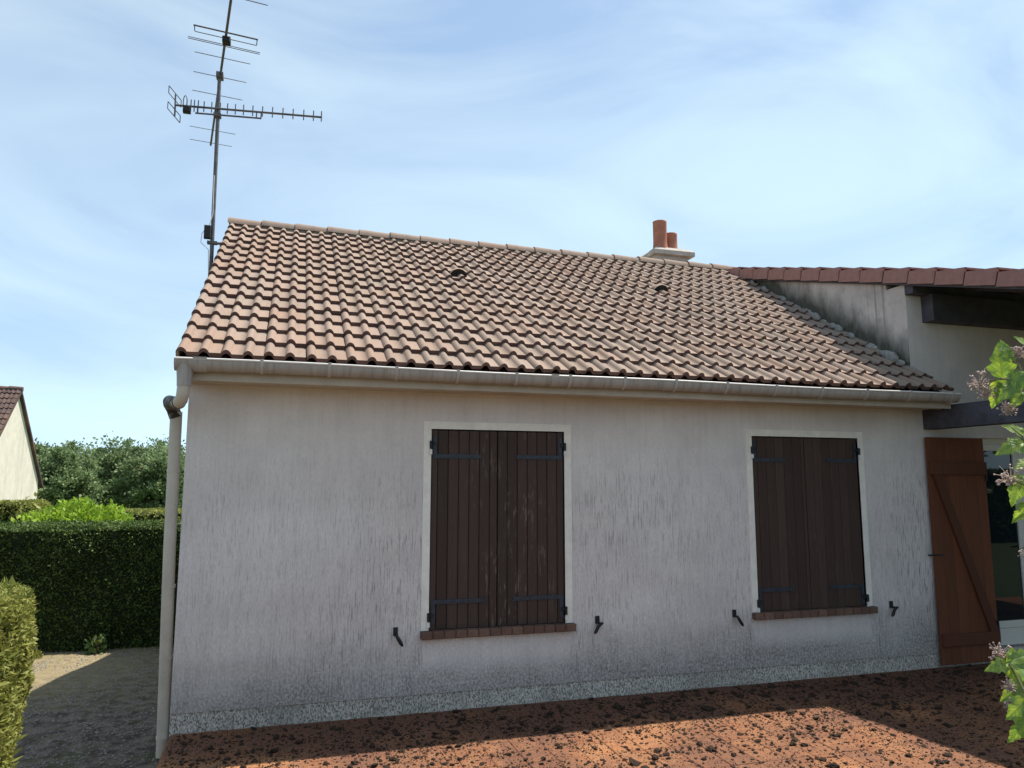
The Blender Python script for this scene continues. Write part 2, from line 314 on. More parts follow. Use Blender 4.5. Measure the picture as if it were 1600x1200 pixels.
# ------------------------------------------------------------------ mesh helpers
class MB:
    def __init__(s): s.v = []; s.f = []; s.sm = []
    def add(s, vs, fs, smooth=False):
        b = len(s.v); s.v += [tuple(p) for p in vs]; s.f += [tuple(b+i for i in q) for q in fs]; s.sm += [smooth]*len(fs); return s
    def box(s, x0, x1, y0, y1, z0, z1):
        return s.add([(x0,y0,z0),(x1,y0,z0),(x1,y1,z0),(x0,y1,z0),(x0,y0,z1),(x1,y0,z1),(x1,y1,z1),(x0,y1,z1)],
                     [(0,3,2,1),(4,5,6,7),(0,1,5,4),(1,2,6,5),(2,3,7,6),(3,0,4,7)])
    def bbox(s, x0, x1, y0, y1, z0, z1, b=0.004):
        # box with a chamfered front (-y) edge
        return s.add([(x0,y1,z0),(x1,y1,z0),(x1,y1,z1),(x0,y1,z1),(x0,y0+b,z0),(x1,y0+b,z0),(x1,y0+b,z1),(x0,y0+b,z1),
                      (x0+b,y0,z0+b),(x1-b,y0,z0+b),(x1-b,y0,z1-b),(x0+b,y0,z1-b)],
                     [(1,0,3,2),(0,1,5,4),(1,2,6,5),(2,3,7,6),(3,0,4,7),(4,5,9,8),(5,6,10,9),(6,7,11,10),(7,4,8,11),(8,9,10,11)])
    def prism(s, poly, axis, a, b):
        # polygon in the plane normal to axis 0 (y,z) / 1 (x,z) / 2 (x,y), from a to b
        def P(p, h): return (h,p[0],p[1]) if axis == 0 else ((p[0],h,p[1]) if axis == 1 else (p[0],p[1],h))
        n = len(poly); vs = [P(p, a) for p in poly]+[P(p, b) for p in poly]
        fs = [tuple(range(n))[::-1], tuple(range(n, 2*n))]+[(i, (i+1) % n, n+(i+1) % n, n+i) for i in range(n)]
        return s.add(vs, fs)
    def tube(s, pts, rad, n=8, caps=True):
        pts = [Vector(p) for p in pts]; k = len(pts); rad = rad if isinstance(rad, (list, tuple)) else [rad]*k
        rings = []; ref = None
        for i, p in enumerate(pts):
            d = (pts[min(i+1, k-1)]-pts[max(i-1, 0)]).normalized()
            if ref is None: ref = d.orthogonal().normalized()
            ref = (ref-d*ref.dot(d)).normalized(); q = d.cross(ref)
            rings.append([p+(ref*math.cos(a)+q*math.sin(a))*rad[i] for a in [2*math.pi*j/n for j in range(n)]])
        vs = [v for rg in rings for v in rg]; fs = []
        for i in range(k-1):
            for j in range(n): fs.append((i*n+j, i*n+(j+1) % n, (i+1)*n+(j+1) % n, (i+1)*n+j))
        s.add(vs, fs, True)
        if caps: s.add(rings[0], [tuple(range(n))[::-1]]); s.add(rings[-1], [tuple(range(n))])
        return s
    def mesh(s, name, mat):
        me = bpy.data.meshes.new(name); me.from_pydata(s.v, [], s.f); me.polygons.foreach_set('use_smooth', s.sm)
        me.materials.append(MAT[mat] if isinstance(mat, str) else mat); me.update(); return me
    def build(s, name, mat, parent=None, loc=None, label=None):
        return link(name, s.mesh(name, mat), parent, loc, label=label)
def link(name, me, parent=None, loc=None, rot=None, label=None):
    o = bpy.data.objects.new(name, me); COL.objects.link(o)
    if parent: o.parent = parent
    if loc is not None: o.location = loc
    if rot is not None: o.rotation_euler = rot
    if label: o['label'] = label
    return o
def thing(name, label, cat, loc=(0, 0, 0), group=None):
    o = bpy.data.objects.new(name, None); COL.objects.link(o); o.location = loc; o.empty_display_size = 0.2
    return tag(o, label, cat, group)
def tag(o, label, cat, group=None):
    o['label'] = label; o['category'] = cat
    if group: o['group'] = group
    return o
def structure(o): o['kind'] = 'structure'; return o
def stuff(o): o['kind'] = 'stuff'; return o
YG = -0.68

# ------------------------------------------------------------------ ground, terrace, lawn
mb = MB()
xs = [-1500, -300, -80, -30] + [-15+i*1.0 for i in range(13)] + [-2+0.2*i for i in range(1, 13)] + [2, 8, 16, 30, 80, 300, 1500]
ys = [-1500, -300, -80, -30, -15, -8, -4, -2] + [-1.5+0.25*i for i in range(40)] + [9.5, 12, 16, 22, 30, 45, 80, 300, 1500]
vs = []
for y in ys:
    for x in xs:
        near = abs(x) < 14 and -3 < y < 9
        vs.append((x, y, YG+(0.035*(mnoise.noise(Vector((x*1.3, y*1.3, 0)))) if near else 0)))
nx = len(xs)
mb.add(vs, [(j*nx+i, j*nx+i+1, (j+1)*nx+i+1, (j+1)*nx+i) for j in range(len(ys)-1) for i in range(nx-1)], True)
structure(mb.build('ground', 'yard'))
structure(MB().box(0.02, 30, -20, -3.06, -1.2, -0.05).build('lawn', 'grass'))
terrace = structure(MB().box(0.012, 12.0, -3.06, 0.0, -1.2, -0.005).build('terrace', 'joint'))
TS = 0.205; tl = []
for j in range(15):
    for i in range(58):
        cx, cy = 0.02+TS*(i+0.5), -0.004-TS*(j+0.5)
        p = px_of((cx, cy, 0)); vis = -20 < p[0] < 1620 and p[1] < 1215
        tl.append((0 if vis else 1, (Vector((cx, cy, 0))-CAM).length, cx, cy))
tl.sort()
tm = MB().box(-TS/2+0.003, TS/2-0.003, -TS/2+0.003, TS/2-0.003, -0.02, -0.003)
h = TS/2-0.002
tm = MB().add([(-h,-h,-0.02),(h,-h,-0.02),(h,h,-0.02),(-h,h,-0.02),(-h,-h,-0.003),(h,-h,-0.003),(h,h,-0.003),(-h,h,-0.003),
               (-h+.004,-h+.004,0),(h-.004,-h+.004,0),(h-.004,h-.004,0),(-h+.004,h-.004,0)],
              [(0,1,5,4),(1,2,6,5),(2,3,7,6),(3,0,4,7),(4,5,9,8),(5,6,10,9),(6,7,11,10),(7,4,8,11),(8,9,10,11)])
tme = tm.mesh('paving_tile', 'terracotta'); rest = MB()
for k, (_, _, cx, cy) in enumerate(tl):
    if k < 300:
        link('paving_tile', tme, terrace, (cx, cy, random.uniform(-0.0015, 0.0015)), (random.gauss(0, .003), random.gauss(0, .003), random.gauss(0, .004)))
    else: rest.add([(a+cx, b+cy, c) for a, b, c in tm.v], tm.f)
stuff(rest.build('paving_tile_field', 'terracotta', terrace))

# ------------------------------------------------------------------ the house
house = thing('house', 'low rendered house with brown tiled roof, closed dark shutters and tall aerial at its gable', 'house')
L1, XE, YE, ZE = 6.79, 12.5, -0.40, 2.648
PIT = math.atan2(4.835-ZE, 3.2-YE); CP, SP, TP = math.cos(PIT), math.sin(PIT), math.tan(PIT)
RY, RZ = 3.2, 4.835
def roof_z(y): return ZE+(y-YE)*TP if y <= RY else RZ-(y-RY)*TP
def porch_z(y): return 4.885+(y-3.2)*0.2857
YB = 2*RY-YE-0.35   # back wall
def wall_holes(x0, x1, z0, z1, holes, y0, depth):
    b = MB(); xs_ = sorted({x0, x1, *[k for q in holes for k in q[:2]]}); zs_ = sorted({z0, z1, *[k for q in holes for k in q[2:]]})
    for a, c in zip(xs_, xs_[1:]):
        for d, f in zip(zs_, zs_[1:]):
            if any(q[0] <= a and c <= q[1] and q[2] <= d and f <= q[3] for q in holes): continue
            b.add([(a,y0,d),(c,y0,d),(c,y0,f),(a,y0,f)], [(0,1,2,3)]); b.add([(a,y0+depth,d),(c,y0+depth,d),(c,y0+depth,f),(a,y0+depth,f)], [(3,2,1,0)])
    for (a, c, d, f) in holes+[(x1, x0, z0, z1)]:
        q = [(a,d),(c,d),(c,f),(a,f)] if c > a else [(x0,z0),(x1,z0),(x1,z1),(x0,z1)][::-1]
        for i in range(4):
            p, r_ = q[i], q[(i+1) % 4]
            b.add([(p[0],y0,p[1]),(r_[0],y0,r_[1]),(r_[0],y0+depth,r_[1]),(p[0],y0+depth,p[1])], [(0,1,2,3)])
    return b
WIN = [(1.789, 3.070), (4.812, 6.135)]; WZ0, WZ1 = 0.615, 2.274; FR = 0.062
inner = [(a+FR, b-FR, WZ0-0.045, WZ1-FR) for a, b in WIN]
wall_holes(0, L1, 0.135, 2.60, inner, 0, 0.25).build('wall', 'stucco', house, label='pale scratched render front wall with dark algae streaks')
wall_holes(L1, XE, 0.135, 3.70, [(7.62, 9.35, 0.1350001, 2.245)], 0, 0.25).build('wall', 'stucco', house, label='shaded wall under the porch')
MB().box(0.0, 7.62, 0.008, 0.24, -1.2, 0.133).box(9.35, XE, 0.008, 0.24, -1.2, 0.133).build('plinth', 'plinth', house, label='speckled grey plinth band along the wall foot')
MB().box(7.62, 9.35, 0.0, 0.24, -1.2, 0.07).build('door_step', 'concrete', house)
g = [(0.25, YG-0.4), (YB, YG-0.4), (YB, roof_z(YB)-0.10), (RY, RZ-0.10), (0.25, roof_z(0.25)-0.10)]
MB().prism(g, 0, 0.0, 0.22).build('gable_wall', 'stucco', house)
MB().prism([(0.0, 2.601), (0.2499, 2.601), (0.2499, roof_z(0.25)-0.10), (0.0, roof_z(0)-0.10)], 0, 0.0, 0.22).build('gable_wall', 'stucco', house)
MB().box(0.22, XE, YB-0.22, YB, YG-0.4, 2.75).build('back_wall', 'stucco', house)
MB().prism([(0.25, YG-0.4), (YB-0.22, YG-0.4), (YB-0.22, 2.7), (RY, RZ-0.3), (0.25, porch_z(0.25)-0.16)], 0, XE-0.22, XE).build('gable_wall', 'stucco', house)
sw = [(0.2505, roof_z(.25)-0.15), (2.95, roof_z(2.95)-0.15), (3.15, porch_z(3.15)-0.10), (0.2505, porch_z(0.25)-0.15)]
MB().prism(sw, 0, L1-0.001, L1+0.2).build('side_wall', 'sidewall', house, label='grey algae-stained wall rising between the two roofs')
MB().box(L1+0.002, L1+0.2, 0.003, 0.2504, 3.7005, porch_z(0)-0.15).box(L1-0.0015, L1+0.0005, 0.0005, 0.2503, 2.75, porch_z(0)-0.15).build('side_wall', 'sidewall', house)

# main roof -------------------------------------------------------
roof = link('roof', None, house); roof.empty_display_size = 0.2
def rp(x, s, n=0.0): return Vector((x, YE+s*CP-n*SP, ZE+s*SP+n*CP))   # point on the front slope
SL = (RY-YE)/CP; ROWS = 15; GA = SL/ROWS; X0 = -0.052; SX = (6.885-X0)/47; TW = 2*SX
def tile_prof(nroll, xa=0.0):
    pts = []
    for k in range(nroll):
        for uu in (0, .10, .28, .5, .72, .90, 1.0):
            pts.append((xa+k*SX+uu*0.072, 0.034*math.sin(math.pi*uu)**0.75 if 0 < uu < 1 else 0.0))
    pts.append((xa+nroll*SX-0.001, 0.0)); return pts
def tile_mesh(nroll, skirt=False):
    b = MB(); pr = tile_prof(nroll); LT = GA+0.06; zl, zh = 0.042, 0.004; th = 0.032
    def ring(y, z, dz=0): return [(x, y, z+h+dz) for x, h in pr]
    n = len(pr); lo, hi = ring(0, zl), ring(LT, zh)
    b.add(lo+hi, [(i, i+1, n+i+1, n+i) for i in range(n-1)], True)
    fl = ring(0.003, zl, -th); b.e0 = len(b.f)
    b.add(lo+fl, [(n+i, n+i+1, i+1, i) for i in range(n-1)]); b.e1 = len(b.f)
    ub = [(x, LT*0.5, (zl+zh)/2+h-th) for x, h in pr]
    b.add(fl+ub, [(n+i, n+i+1, i+1, i) for i in range(n-1)])
    b.add([(pr[-1][0], 0, zl), (pr[-1][0], LT, zh), (pr[-1][0], LT, zh-th), (pr[-1][0], 0, zl-th)], [(0,1,2,3)])
    if skirt:
        b.add([(0,0,zl),(0,LT,zh),(0,LT,zh-0.10),(0,0,zl-0.10),(.018,0,zl),(.018,LT,zh),(.018,LT,zh-0.10),(.018,0,zl-0.10)],
              [(0,1,2,3),(4,7,6,5),(0,3,7,4),(3,2,6,7)])
    return b
TM = {'full': tile_mesh(2), 'half': tile_mesh(1), 'verge': tile_mesh(2, True)}
TME = {k: v.mesh('roof_tile', 'tile') for k, v in TM.items()}
for k, me in TME.items():   # the shade on the tiles' front ends is painted in as a darker colour
    me.materials.append(MAT['tile_end_shade'])
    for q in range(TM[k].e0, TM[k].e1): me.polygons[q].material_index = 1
tiles = []
for j in range(ROWS):
    for i in range(24):
        kind = 'verge' if i == 0 else ('half' if i == 23 else 'full')
        P = rp(X0+i*TW, j*GA)
        if i == 23 and j > 2: kind = 'half'
        tiles.append(((P-CAM).length, P, kind))
tiles.sort(key=lambda q: q[0]); rest = MB(); ends = []; RM = Matrix.Rotation(PIT, 3, 'X')
for k, (_, P, kind) in enumerate(tiles):
    if k < 300:
        link('roof_tile', TME[kind], roof, P+Vector((random.gauss(0, .0016), 0, random.uniform(0, .003)))+Vector((0, CP, SP))*(random.gauss(0, .0035)-(0.018 if random.random() < .02 else 0)),
             (PIT+random.gauss(0, .004), random.gauss(0, .005), random.gauss(0, .006)))
    else:
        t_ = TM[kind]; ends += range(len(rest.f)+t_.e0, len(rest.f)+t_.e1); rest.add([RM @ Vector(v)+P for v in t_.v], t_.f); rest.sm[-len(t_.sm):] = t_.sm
rf = stuff(rest.build('roof_tile_field', 'tile', roof)); rf.data.materials.append(MAT['tile_end_shade'])
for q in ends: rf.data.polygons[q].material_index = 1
d0, d1 = rp(0, 0.03, -0.02), rp(0, 0.03, -0.11); e0, e1 = rp(0, SL-0.02, -0.02), rp(0, SL-0.02, -0.11)
MB().prism([(d0.y, d0.z), (d1.y, d1.z), (e1.y, e1.z), (e0.y, e0.z)], 0, X0+0.025, L1-0.005).build('roof_deck', 'dark_wood', roof)
bk = [(RY+0.02, RZ+0.0), (RY+0.02, RZ-0.11), (2*RY-YE, ZE-0.11), (2*RY-YE, ZE+0.02)]
MB().prism(bk, 0, X0+0.005, XE+0.2).build('back_slope', 'tile', roof)
for k in range(18):
    xa = X0-0.01+k*0.3855; b = MB(); NP = 9
    if xa+0.39 > 6.90: pass
    def arc(x, rr, dz): return [(x, -rr*1.15*math.cos(math.pi*q/(NP-1)), dz+rr*math.sin(math.pi*q/(NP-1))) for q in range(NP)]
    a0, a1 = arc(0, 0.100, -0.028), arc(0.398, 0.088, -0.034); a2 = arc(0, 0.084, -0.030)
    b.add(a0+a1, [(q, q+1, NP+q+1, NP+q) for q in range(NP-1)], True); b.add(a0+a2, [(NP+q, NP+q+1, q+1, q) for q in range(NP-1)])
    a3 = arc(0.398, 0.072, -0.034); b.add(a1+a3, [(q, q+1, NP+q+1, NP+q) for q in range(NP-1)])
    b.build('ridge_tile', 'tile', roof, (xa, RY, RZ+0.03+random.gauss(0, .003)))
MB().box(X0+0.02, 6.80, RY-0.075, RY+0.075, RZ-0.10, RZ+0.015).build('ridge_mortar', 'cement', roof)
for (vx, vy) in ((2.469, 1.86), (4.997, 1.91)):
    s_ = (vy-YE)/CP; b = MB(); NP = 9; pr = []
    for (yy, rr) in ((0.0, 0.085), (0.10, 0.075), (0.25, 0.03)):
        pr.append([(-rr*1.15*math.cos(math.pi*q/(NP-1)), yy, 0.03+rr*1.05*math.sin(math.pi*q/(NP-1))-yy*0.1) for q in range(NP)])
    for a, c in zip(pr, pr[1:]): b.add(a+c, [(q, q+1, NP+q+1, NP+q) for q in range(NP-1)], True)
    vh = b.build('vent_hood', 'tile', roof, rp(vx, s_)); vh.rotation_euler = (PIT, 0, 0)
    ft = [(-.8*.115*math.cos(math.pi*q/(NP-1)), 0.012, 0.03+.085*math.sin(math.pi*q/(NP-1))) for q in range(NP)]
    gr = MB().add(ft, [tuple(range(NP))]).build('vent_mouth', 'black_iron', roof, rp(vx, s_)); gr.rotation_euler = (PIT, 0, 0)

# eaves: soffit, fascia, gutter ------------------------------------
MB().box(-0.01, L1+0.08, -0.345, -0.002, 2.51, 2.545).build('soffit', 'soffit_cream', house)
MB().box(-0.01, L1+0.08, -0.372, -0.3455, 2.492, 2.64).build('fascia', 'soffit_cream', house)
MB().tube([(0.0, -0.32, 2.508), (6.80, -0.32, 2.508)], 0.02, 8).build('eaves_moulding', 'soffit_cream', house)
GX0, GX1, GYc, GZc, GR_ = -0.045, 6.865, -0.436, 2.625, 0.062
gut = MB(); NP = 15
def gprof(rr, t0=0.0): return [(GYc-rr*math.cos(math.pi*q/(NP-1)), GZc-rr*1.24*math.sin(math.pi*q/(NP-1))) for q in range(NP)]
gxs = [GX0+(GX1-GX0)*k/24 for k in range(25)]
def sag(x): return 0.004*math.sin(x*2.1)-0.0016*x
for rr, flip in ((GR_, False), (GR_-0.004, True)):
    vs = [(x, y, z+sag(x)) for x in gxs for y, z in gprof(rr)]
    fs = [(k*NP+q, k*NP+q+1, (k+1)*NP+q+1, (k+1)*NP+q) for k in range(24) for q in range(NP-1)]
    gut.add(vs, [f[::-1] for f in fs] if flip else fs, True)
gutter = gut.build('gutter', 'gutter_grey', house, label='pale grey half-round gutter with dirt streaks')
MB().tube([(x, GYc-GR_, GZc+sag(x)+0.003) for x in gxs], 0.0085, 8).build('gutter_bead', 'bead_sunlit', gutter)
for x in (GX0, GX1):
    NPc = gprof(GR_+0.001); MB().prism(NPc, 0, x-0.003, x+0.003).build('end_cap', 'gutter_grey', gutter)
def strap(x, w=0.022, rr=GR_+0.003):
    b = MB(); p = [(y, z+sag(x)) for y, z in gprof(rr)]; p2 = [(y, z+sag(x)) for y, z in gprof(rr+0.004)]
    for a in range(NP-1): b.prism([p[a], p[a+1], p2[a+1], p2[a]], 0, x-w/2, x+w/2)
    b.box(x-w/2, x+w/2, GYc-GR_-0.012, GYc-GR_+0.012, GZc+sag(x)+0.004, GZc+sag(x)+0.016)
    return b
for x in (0.53, 1.0, 1.49, 1.96, 2.43, 2.88, 3.36, 3.83, 4.32, 4.81, 5.29, 5.78, 6.27, 6.77):
    strap(x).build('gutter_clip', 'clip_grey', gutter)
strap(0.12, 0.09, GR_+0.001).build('gutter_joint', 'gutter_grey', gutter); strap(2.75, 0.06, GR_+0.001).build('gutter_joint', 'gutter_grey', gutter)
# downpipe on the gable corner
PXc, PYc = -0.078, 0.055
dp = MB().tube([(PXc-0.008, PYc, 2.30), (PXc+0.002, PYc, 1.3), (PXc+0.037, PYc, -0.16)], 0.043, 16).build('downpipe', 'pipe_grey', house, label='beige downpipe at the house corner with a blackened elbow')
MB().tube([(PXc+0.037, PYc, -0.10), (PXc+0.037, PYc, YG-0.1)], 0.034, 12).build('pipe_foot', 'pipe_dirty', dp)
for z, xx in ((1.02, 0.012), (0.52, 0.024), (-0.03, 0.034), (1.86, -0.002)):
    MB().tube([(PXc+xx, PYc, z-0.012), (PXc+xx, PYc, z+0.012)], 0.0475, 16).build('pipe_collar', 'pipe_grey', dp)
MB().tube([(0.018, GYc, 2.59), (0.018, GYc, 2.50), (0.018, GYc, 2.44)], [0.058, 0.050, 0.047], 16).build('gutter_outlet', 'gutter_grey', dp)
MB().tube([(0.018, GYc, 2.46), (0.014, GYc+0.002, 2.39), (0.005, GYc+0.02, 2.345), (-0.028, GYc+0.075, 2.325)], 0.043, 16).build('elbow', 'pipe_grey', dp)
MB().tube([(-0.012, GYc+0.05, 2.330), (-0.06, GYc+0.16, 2.335), (-0.112, GYc+0.32, 2.36), (-0.122, GYc+0.42, 2.35), (-0.108, PYc-0.01, 2.318), (PXc-0.010, PYc, 2.26)], 0.047, 16).build('elbow', 'pipe_dirty', dp, label='algae-blackened pipe elbow')

# chimney --------------------------------------------------------
cx0, cx1, cy0, cy1 = 5.90, 6.52, 3.72, 4.30
ch = MB().box(cx0+0.03, cx1-0.05, cy0+0.04, cy1-0.04, 3.9, 5.26).build('chimney', 'concrete', house, label='squat grey chimney with two clay pots behind the ridge')
cap = [(cx0-0.02, cy0-0.02), (cx1+0.04, cy0-0.02), (cx1+0.04, cy1), (cx0-0.02, cy1)]
b = MB(); z0, z1, z2 = 5.20, 5.265, 5.32
vs = [(x, y, z0) for x, y in cap]+[(x, y, z1) for x, y in cap]+[(x+(0.06 if x < 6.1 else -0.06), y+(0.06 if y < 4.0 else -0.06), z2) for x, y in cap]
b.add(vs, [(3,2,1,0),(0,1,5,4),(1,2,6,5),(2,3,7,6),(3,0,4,7),(4,5,9,8),(5,6,10,9),(6,7,11,10),(7,4,8,11),(8,9,10,11)]); b.build('chimney_cap', 'concrete', ch)
for (px_, py_, hh) in ((6.06, 3.86, 0.39), (6.28, 3.94, 0.24)):
    z = 5.30; b = MB()
    prof = [(0.118, 0), (0.110, 0.05), (0.104, 0.12), (0.104, hh+0.04), (0.108, hh+0.06), (0.088, hh+0.06), (0.086, 0.1)]
    n = 24; vs = [(r_*math.cos(2*math.pi*q/n), r_*math.sin(2*math.pi*q/n), zz) for r_, zz in prof for q in range(n)]
    b.add(vs, [(k*n+q, k*n+(q+1) % n, (k+1)*n+(q+1) % n, (k+1)*n+q) for k in range(len(prof)-1) for q in range(n)], True)
    b.build('chimney_pot', 'pot_clay', ch, (px_, py_, z))

# windows, shutters ----------------------------------------------
def frame(a, c):
    b = MB(); y0, y1 = -0.006, 0.03
    b.box(a, a+FR, y0, y1, WZ0, WZ1).box(c-FR, c, y0, y1, WZ0, WZ1).box(a+FR, c-FR, y0, y1, WZ1-FR, WZ1)
    return b
for wi, (a, c) in enumerate(WIN):
    frame(a, c).build('window_frame', 'frame_cream', house)
    sill = MB().box(a-0.004, c+0.012, -0.050, 0.06, 0.560, 0.606).build('window_sill', 'mortar_brown', house)
    nb = 14; wb = (c-a+0.02)/nb
    for k in range(nb):
        xx = a-0.006+k*wb; b = MB(); j = random.uniform(-.003, .003)
        b.bbox(xx+0.003, xx+wb-0.003, -0.062+j, 0.05, 0.555, 0.613+j*0.5, 0.005).build('brick', 'brick', sill)
    ia, ic = a+FR+0.004, c-FR-0.004; mid = (ia+ic)/2-0.012; zt, zb = WZ1-FR-0.008, WZ0-0.001
    for side, (p0, p1) in enumerate(((ia, mid-0.002), (mid+0.002, ic))):
        sh = MB().box(p0+0.01, p1-0.01, 0.030, 0.040, zb+0.01, zt-0.01).build('shutter', 'dark_wood', house, label=('shutter leaf, dark brown' if wi or not side else 'shutter leaf with pale flaking paint'))
        cuts = [p0+0.0]; pw = 0.088 if wi == 0 else 0.097
        cuts.append(p0+pw*(0.62 if side == 0 else 0.95))
        while cuts[-1]+pw*1.35 < p1: cuts.append(cuts[-1]+pw)
        cuts.append(p1)
        for x_, y_ in zip(cuts, cuts[1:]):
            g_ = 0.0022 if wi == 0 else 0.0012; j = random.uniform(0, .002)
            MB().bbox(x_+g_, y_-g_, 0.010+j, 0.031, zb+random.uniform(0, .003), zt, 0.004).build('plank', 'plank_brown', sh)
        for zz, top in ((zt-0.215, True), (zb+0.215 if wi == 0 else zb+0.19, False)):
            ln = 0.42 if wi == 0 else 0.36; xe = p0 if side == 0 else p1; sg = 1 if side == 0 else -1; b = MB(); y0, y1 = 0.002, 0.012
            def bx(u0, u1, v0, v1):
                q = sorted((xe+sg*u0, xe+sg*u1)); b.box(q[0], q[1], y0, y1, v0, v1)
            bx(0.014, ln, zz-0.017, zz+0.017)
            if top: bx(0.014, 0.046, zz+0.0172, zz+0.17)
            else: bx(0.014, 0.046, zz-0.17, zz-0.0172)
            fish = [(ln, -0.014), (ln+0.045, -0.024), (ln+0.025, -0.002), (ln+0.025, 0.002), (ln+0.045, 0.024), (ln, 0.014)]
            if not top: b.prism([(xe+sg*u_, zz+v_) for u_, v_ in fish], 1, y0+0.002, y1)
            for u_ in (0.07, 0.2, 0.33): b.tube([(xe+sg*u_, 0.003, zz), (xe+sg*u_, -0.001, zz)], 0.007, 6)
            b.build('strap_hinge', 'strap_iron', sh)
            zp = zz+0.09 if top else zz-0.115
            pin = MB().tube([(xe-sg*0.006, -0.012, zp-0.03), (xe-sg*0.006, -0.012, zp+0.035)], 0.013, 8).box(*sorted((xe-sg*0.004, xe+sg*0.03)), -0.010, 0.0015, zp-0.002, zp+0.030)
            pin.build('hinge_pin', 'black_iron', sh)
            MB().box(*sorted((xe-sg*0.022, xe+sg*0.002)), -0.020, -0.0065, zp-0.075, zp-0.036).build('hinge_block', 'white_plastic', sh)
for (x, z, s) in ((1.591, 0.625, 1), (3.294, 0.63, -1), (4.621, 0.62, 1), (6.351, 0.622, -1)):
    b = MB().box(x-0.018, x+0.018, -0.010, 0.02, z-0.035, z+0.028).box(x-0.014, x+0.014, -0.05, -0.0101, z-0.032, z-0.018)
    b.tube([(x+(0.0 if s > 0 else 0.03), -0.052, z-0.022), (x+s*0.012, -0.058, z-0.045), (x+s*0.038, -0.062, z-0.088), (x+s*0.05, -0.060, z-0.105)], [0.010, 0.014, 0.015, 0.008], 8)
    b.build('shutter_stop', 'black_iron', house)

# porch door, its open shutter -------------------------------------
ds = MB().box(6.885, 7.575, -0.038, -0.030, 0.05, 2.22).build('door_shutter', 'plank_orange_dark', house, label='orange-brown plank shutter with diagonal brace, folded open beside the glazed door')
for k in range(6):
    xa = 6.865+k*0.1215
    MB().bbox(xa+0.001, xa+0.1205, -0.058, -0.036, 0.03, 2.235, 0.002).build('plank', 'plank_orange', ds)
MB().bbox(6.872, 7.588, -0.088, -0.0585, 1.86, 1.99, 0.004).build('ledge', 'plank_orange_dark', ds)
MB().bbox(6.872, 7.588, -0.088, -0.0585, 0.205, 0.32, 0.004).build('ledge', 'plank_orange_dark', ds)
MB().prism([(6.895, 1.86), (6.995, 1.86), (7.575, 0.32), (7.475, 0.32)], 1, -0.086, -0.0586).build('brace', 'plank_orange_dark', ds)
MB().tube([(6.90, -0.12, 1.08), (6.86, -0.10, 1.08), (6.84, -0.01, 1.07)], 0.008, 6).build('hook', 'black_iron', ds)
MB().box(7.578, 7.60, -0.07, -0.02, 0.3, 0.42).box(7.578, 7.60, -0.07, -0.02, 1.8, 1.92).build('hinge', 'black_iron', ds)
door = MB().box(7.6205, 7.68, 0.09, 0.15, 0.0705, 2.2445).box(9.29, 9.3495, 0.09, 0.15, 0.0705, 2.2445).box(7.68, 9.29, 0.09, 0.15, 2.185, 2.2445).build('patio_door', 'pvc_door', house, label='white framed glazed door beside the open shutter')
for q, (a, c) in enumerate(((7.682, 8.36), (8.362, 9.288))):
    b = MB(); gl = (a+0.07, c-0.21 if q == 0 else c-0.09)
    b.bbox(a, gl[0], 0.080, 0.13, 0.075, 2.183).bbox(gl[1], c, 0.080, 0.13, 0.075, 2.183)
    b.bbox(gl[0], gl[1], 0.080, 0.13, 2.115, 2.183).bbox(gl[0], gl[1], 0.080, 0.13, 0.305, 0.375).bbox(gl[0], gl[1], 0.080, 0.13, 0.075, 0.13)
    b.box(gl[0], gl[1], 0.098, 0.12, 0.13, 0.305); b.build('door_leaf', 'pvc_door', door)
    MB().box(gl[0], gl[1], 0.100, 0.112, 0.375, 2.115).build('pane', 'glass', door)
MB().box(8.235, 8.262, 0.062, 0.0795, 0.98, 1.20).tube([(8.248, 0.062, 1.11), (8.248, 0.035, 1.11), (8.19, 0.028, 1.11), (8.13, 0.028, 1.108)], 0.009, 8).build('handle', 'metal_grey', door)

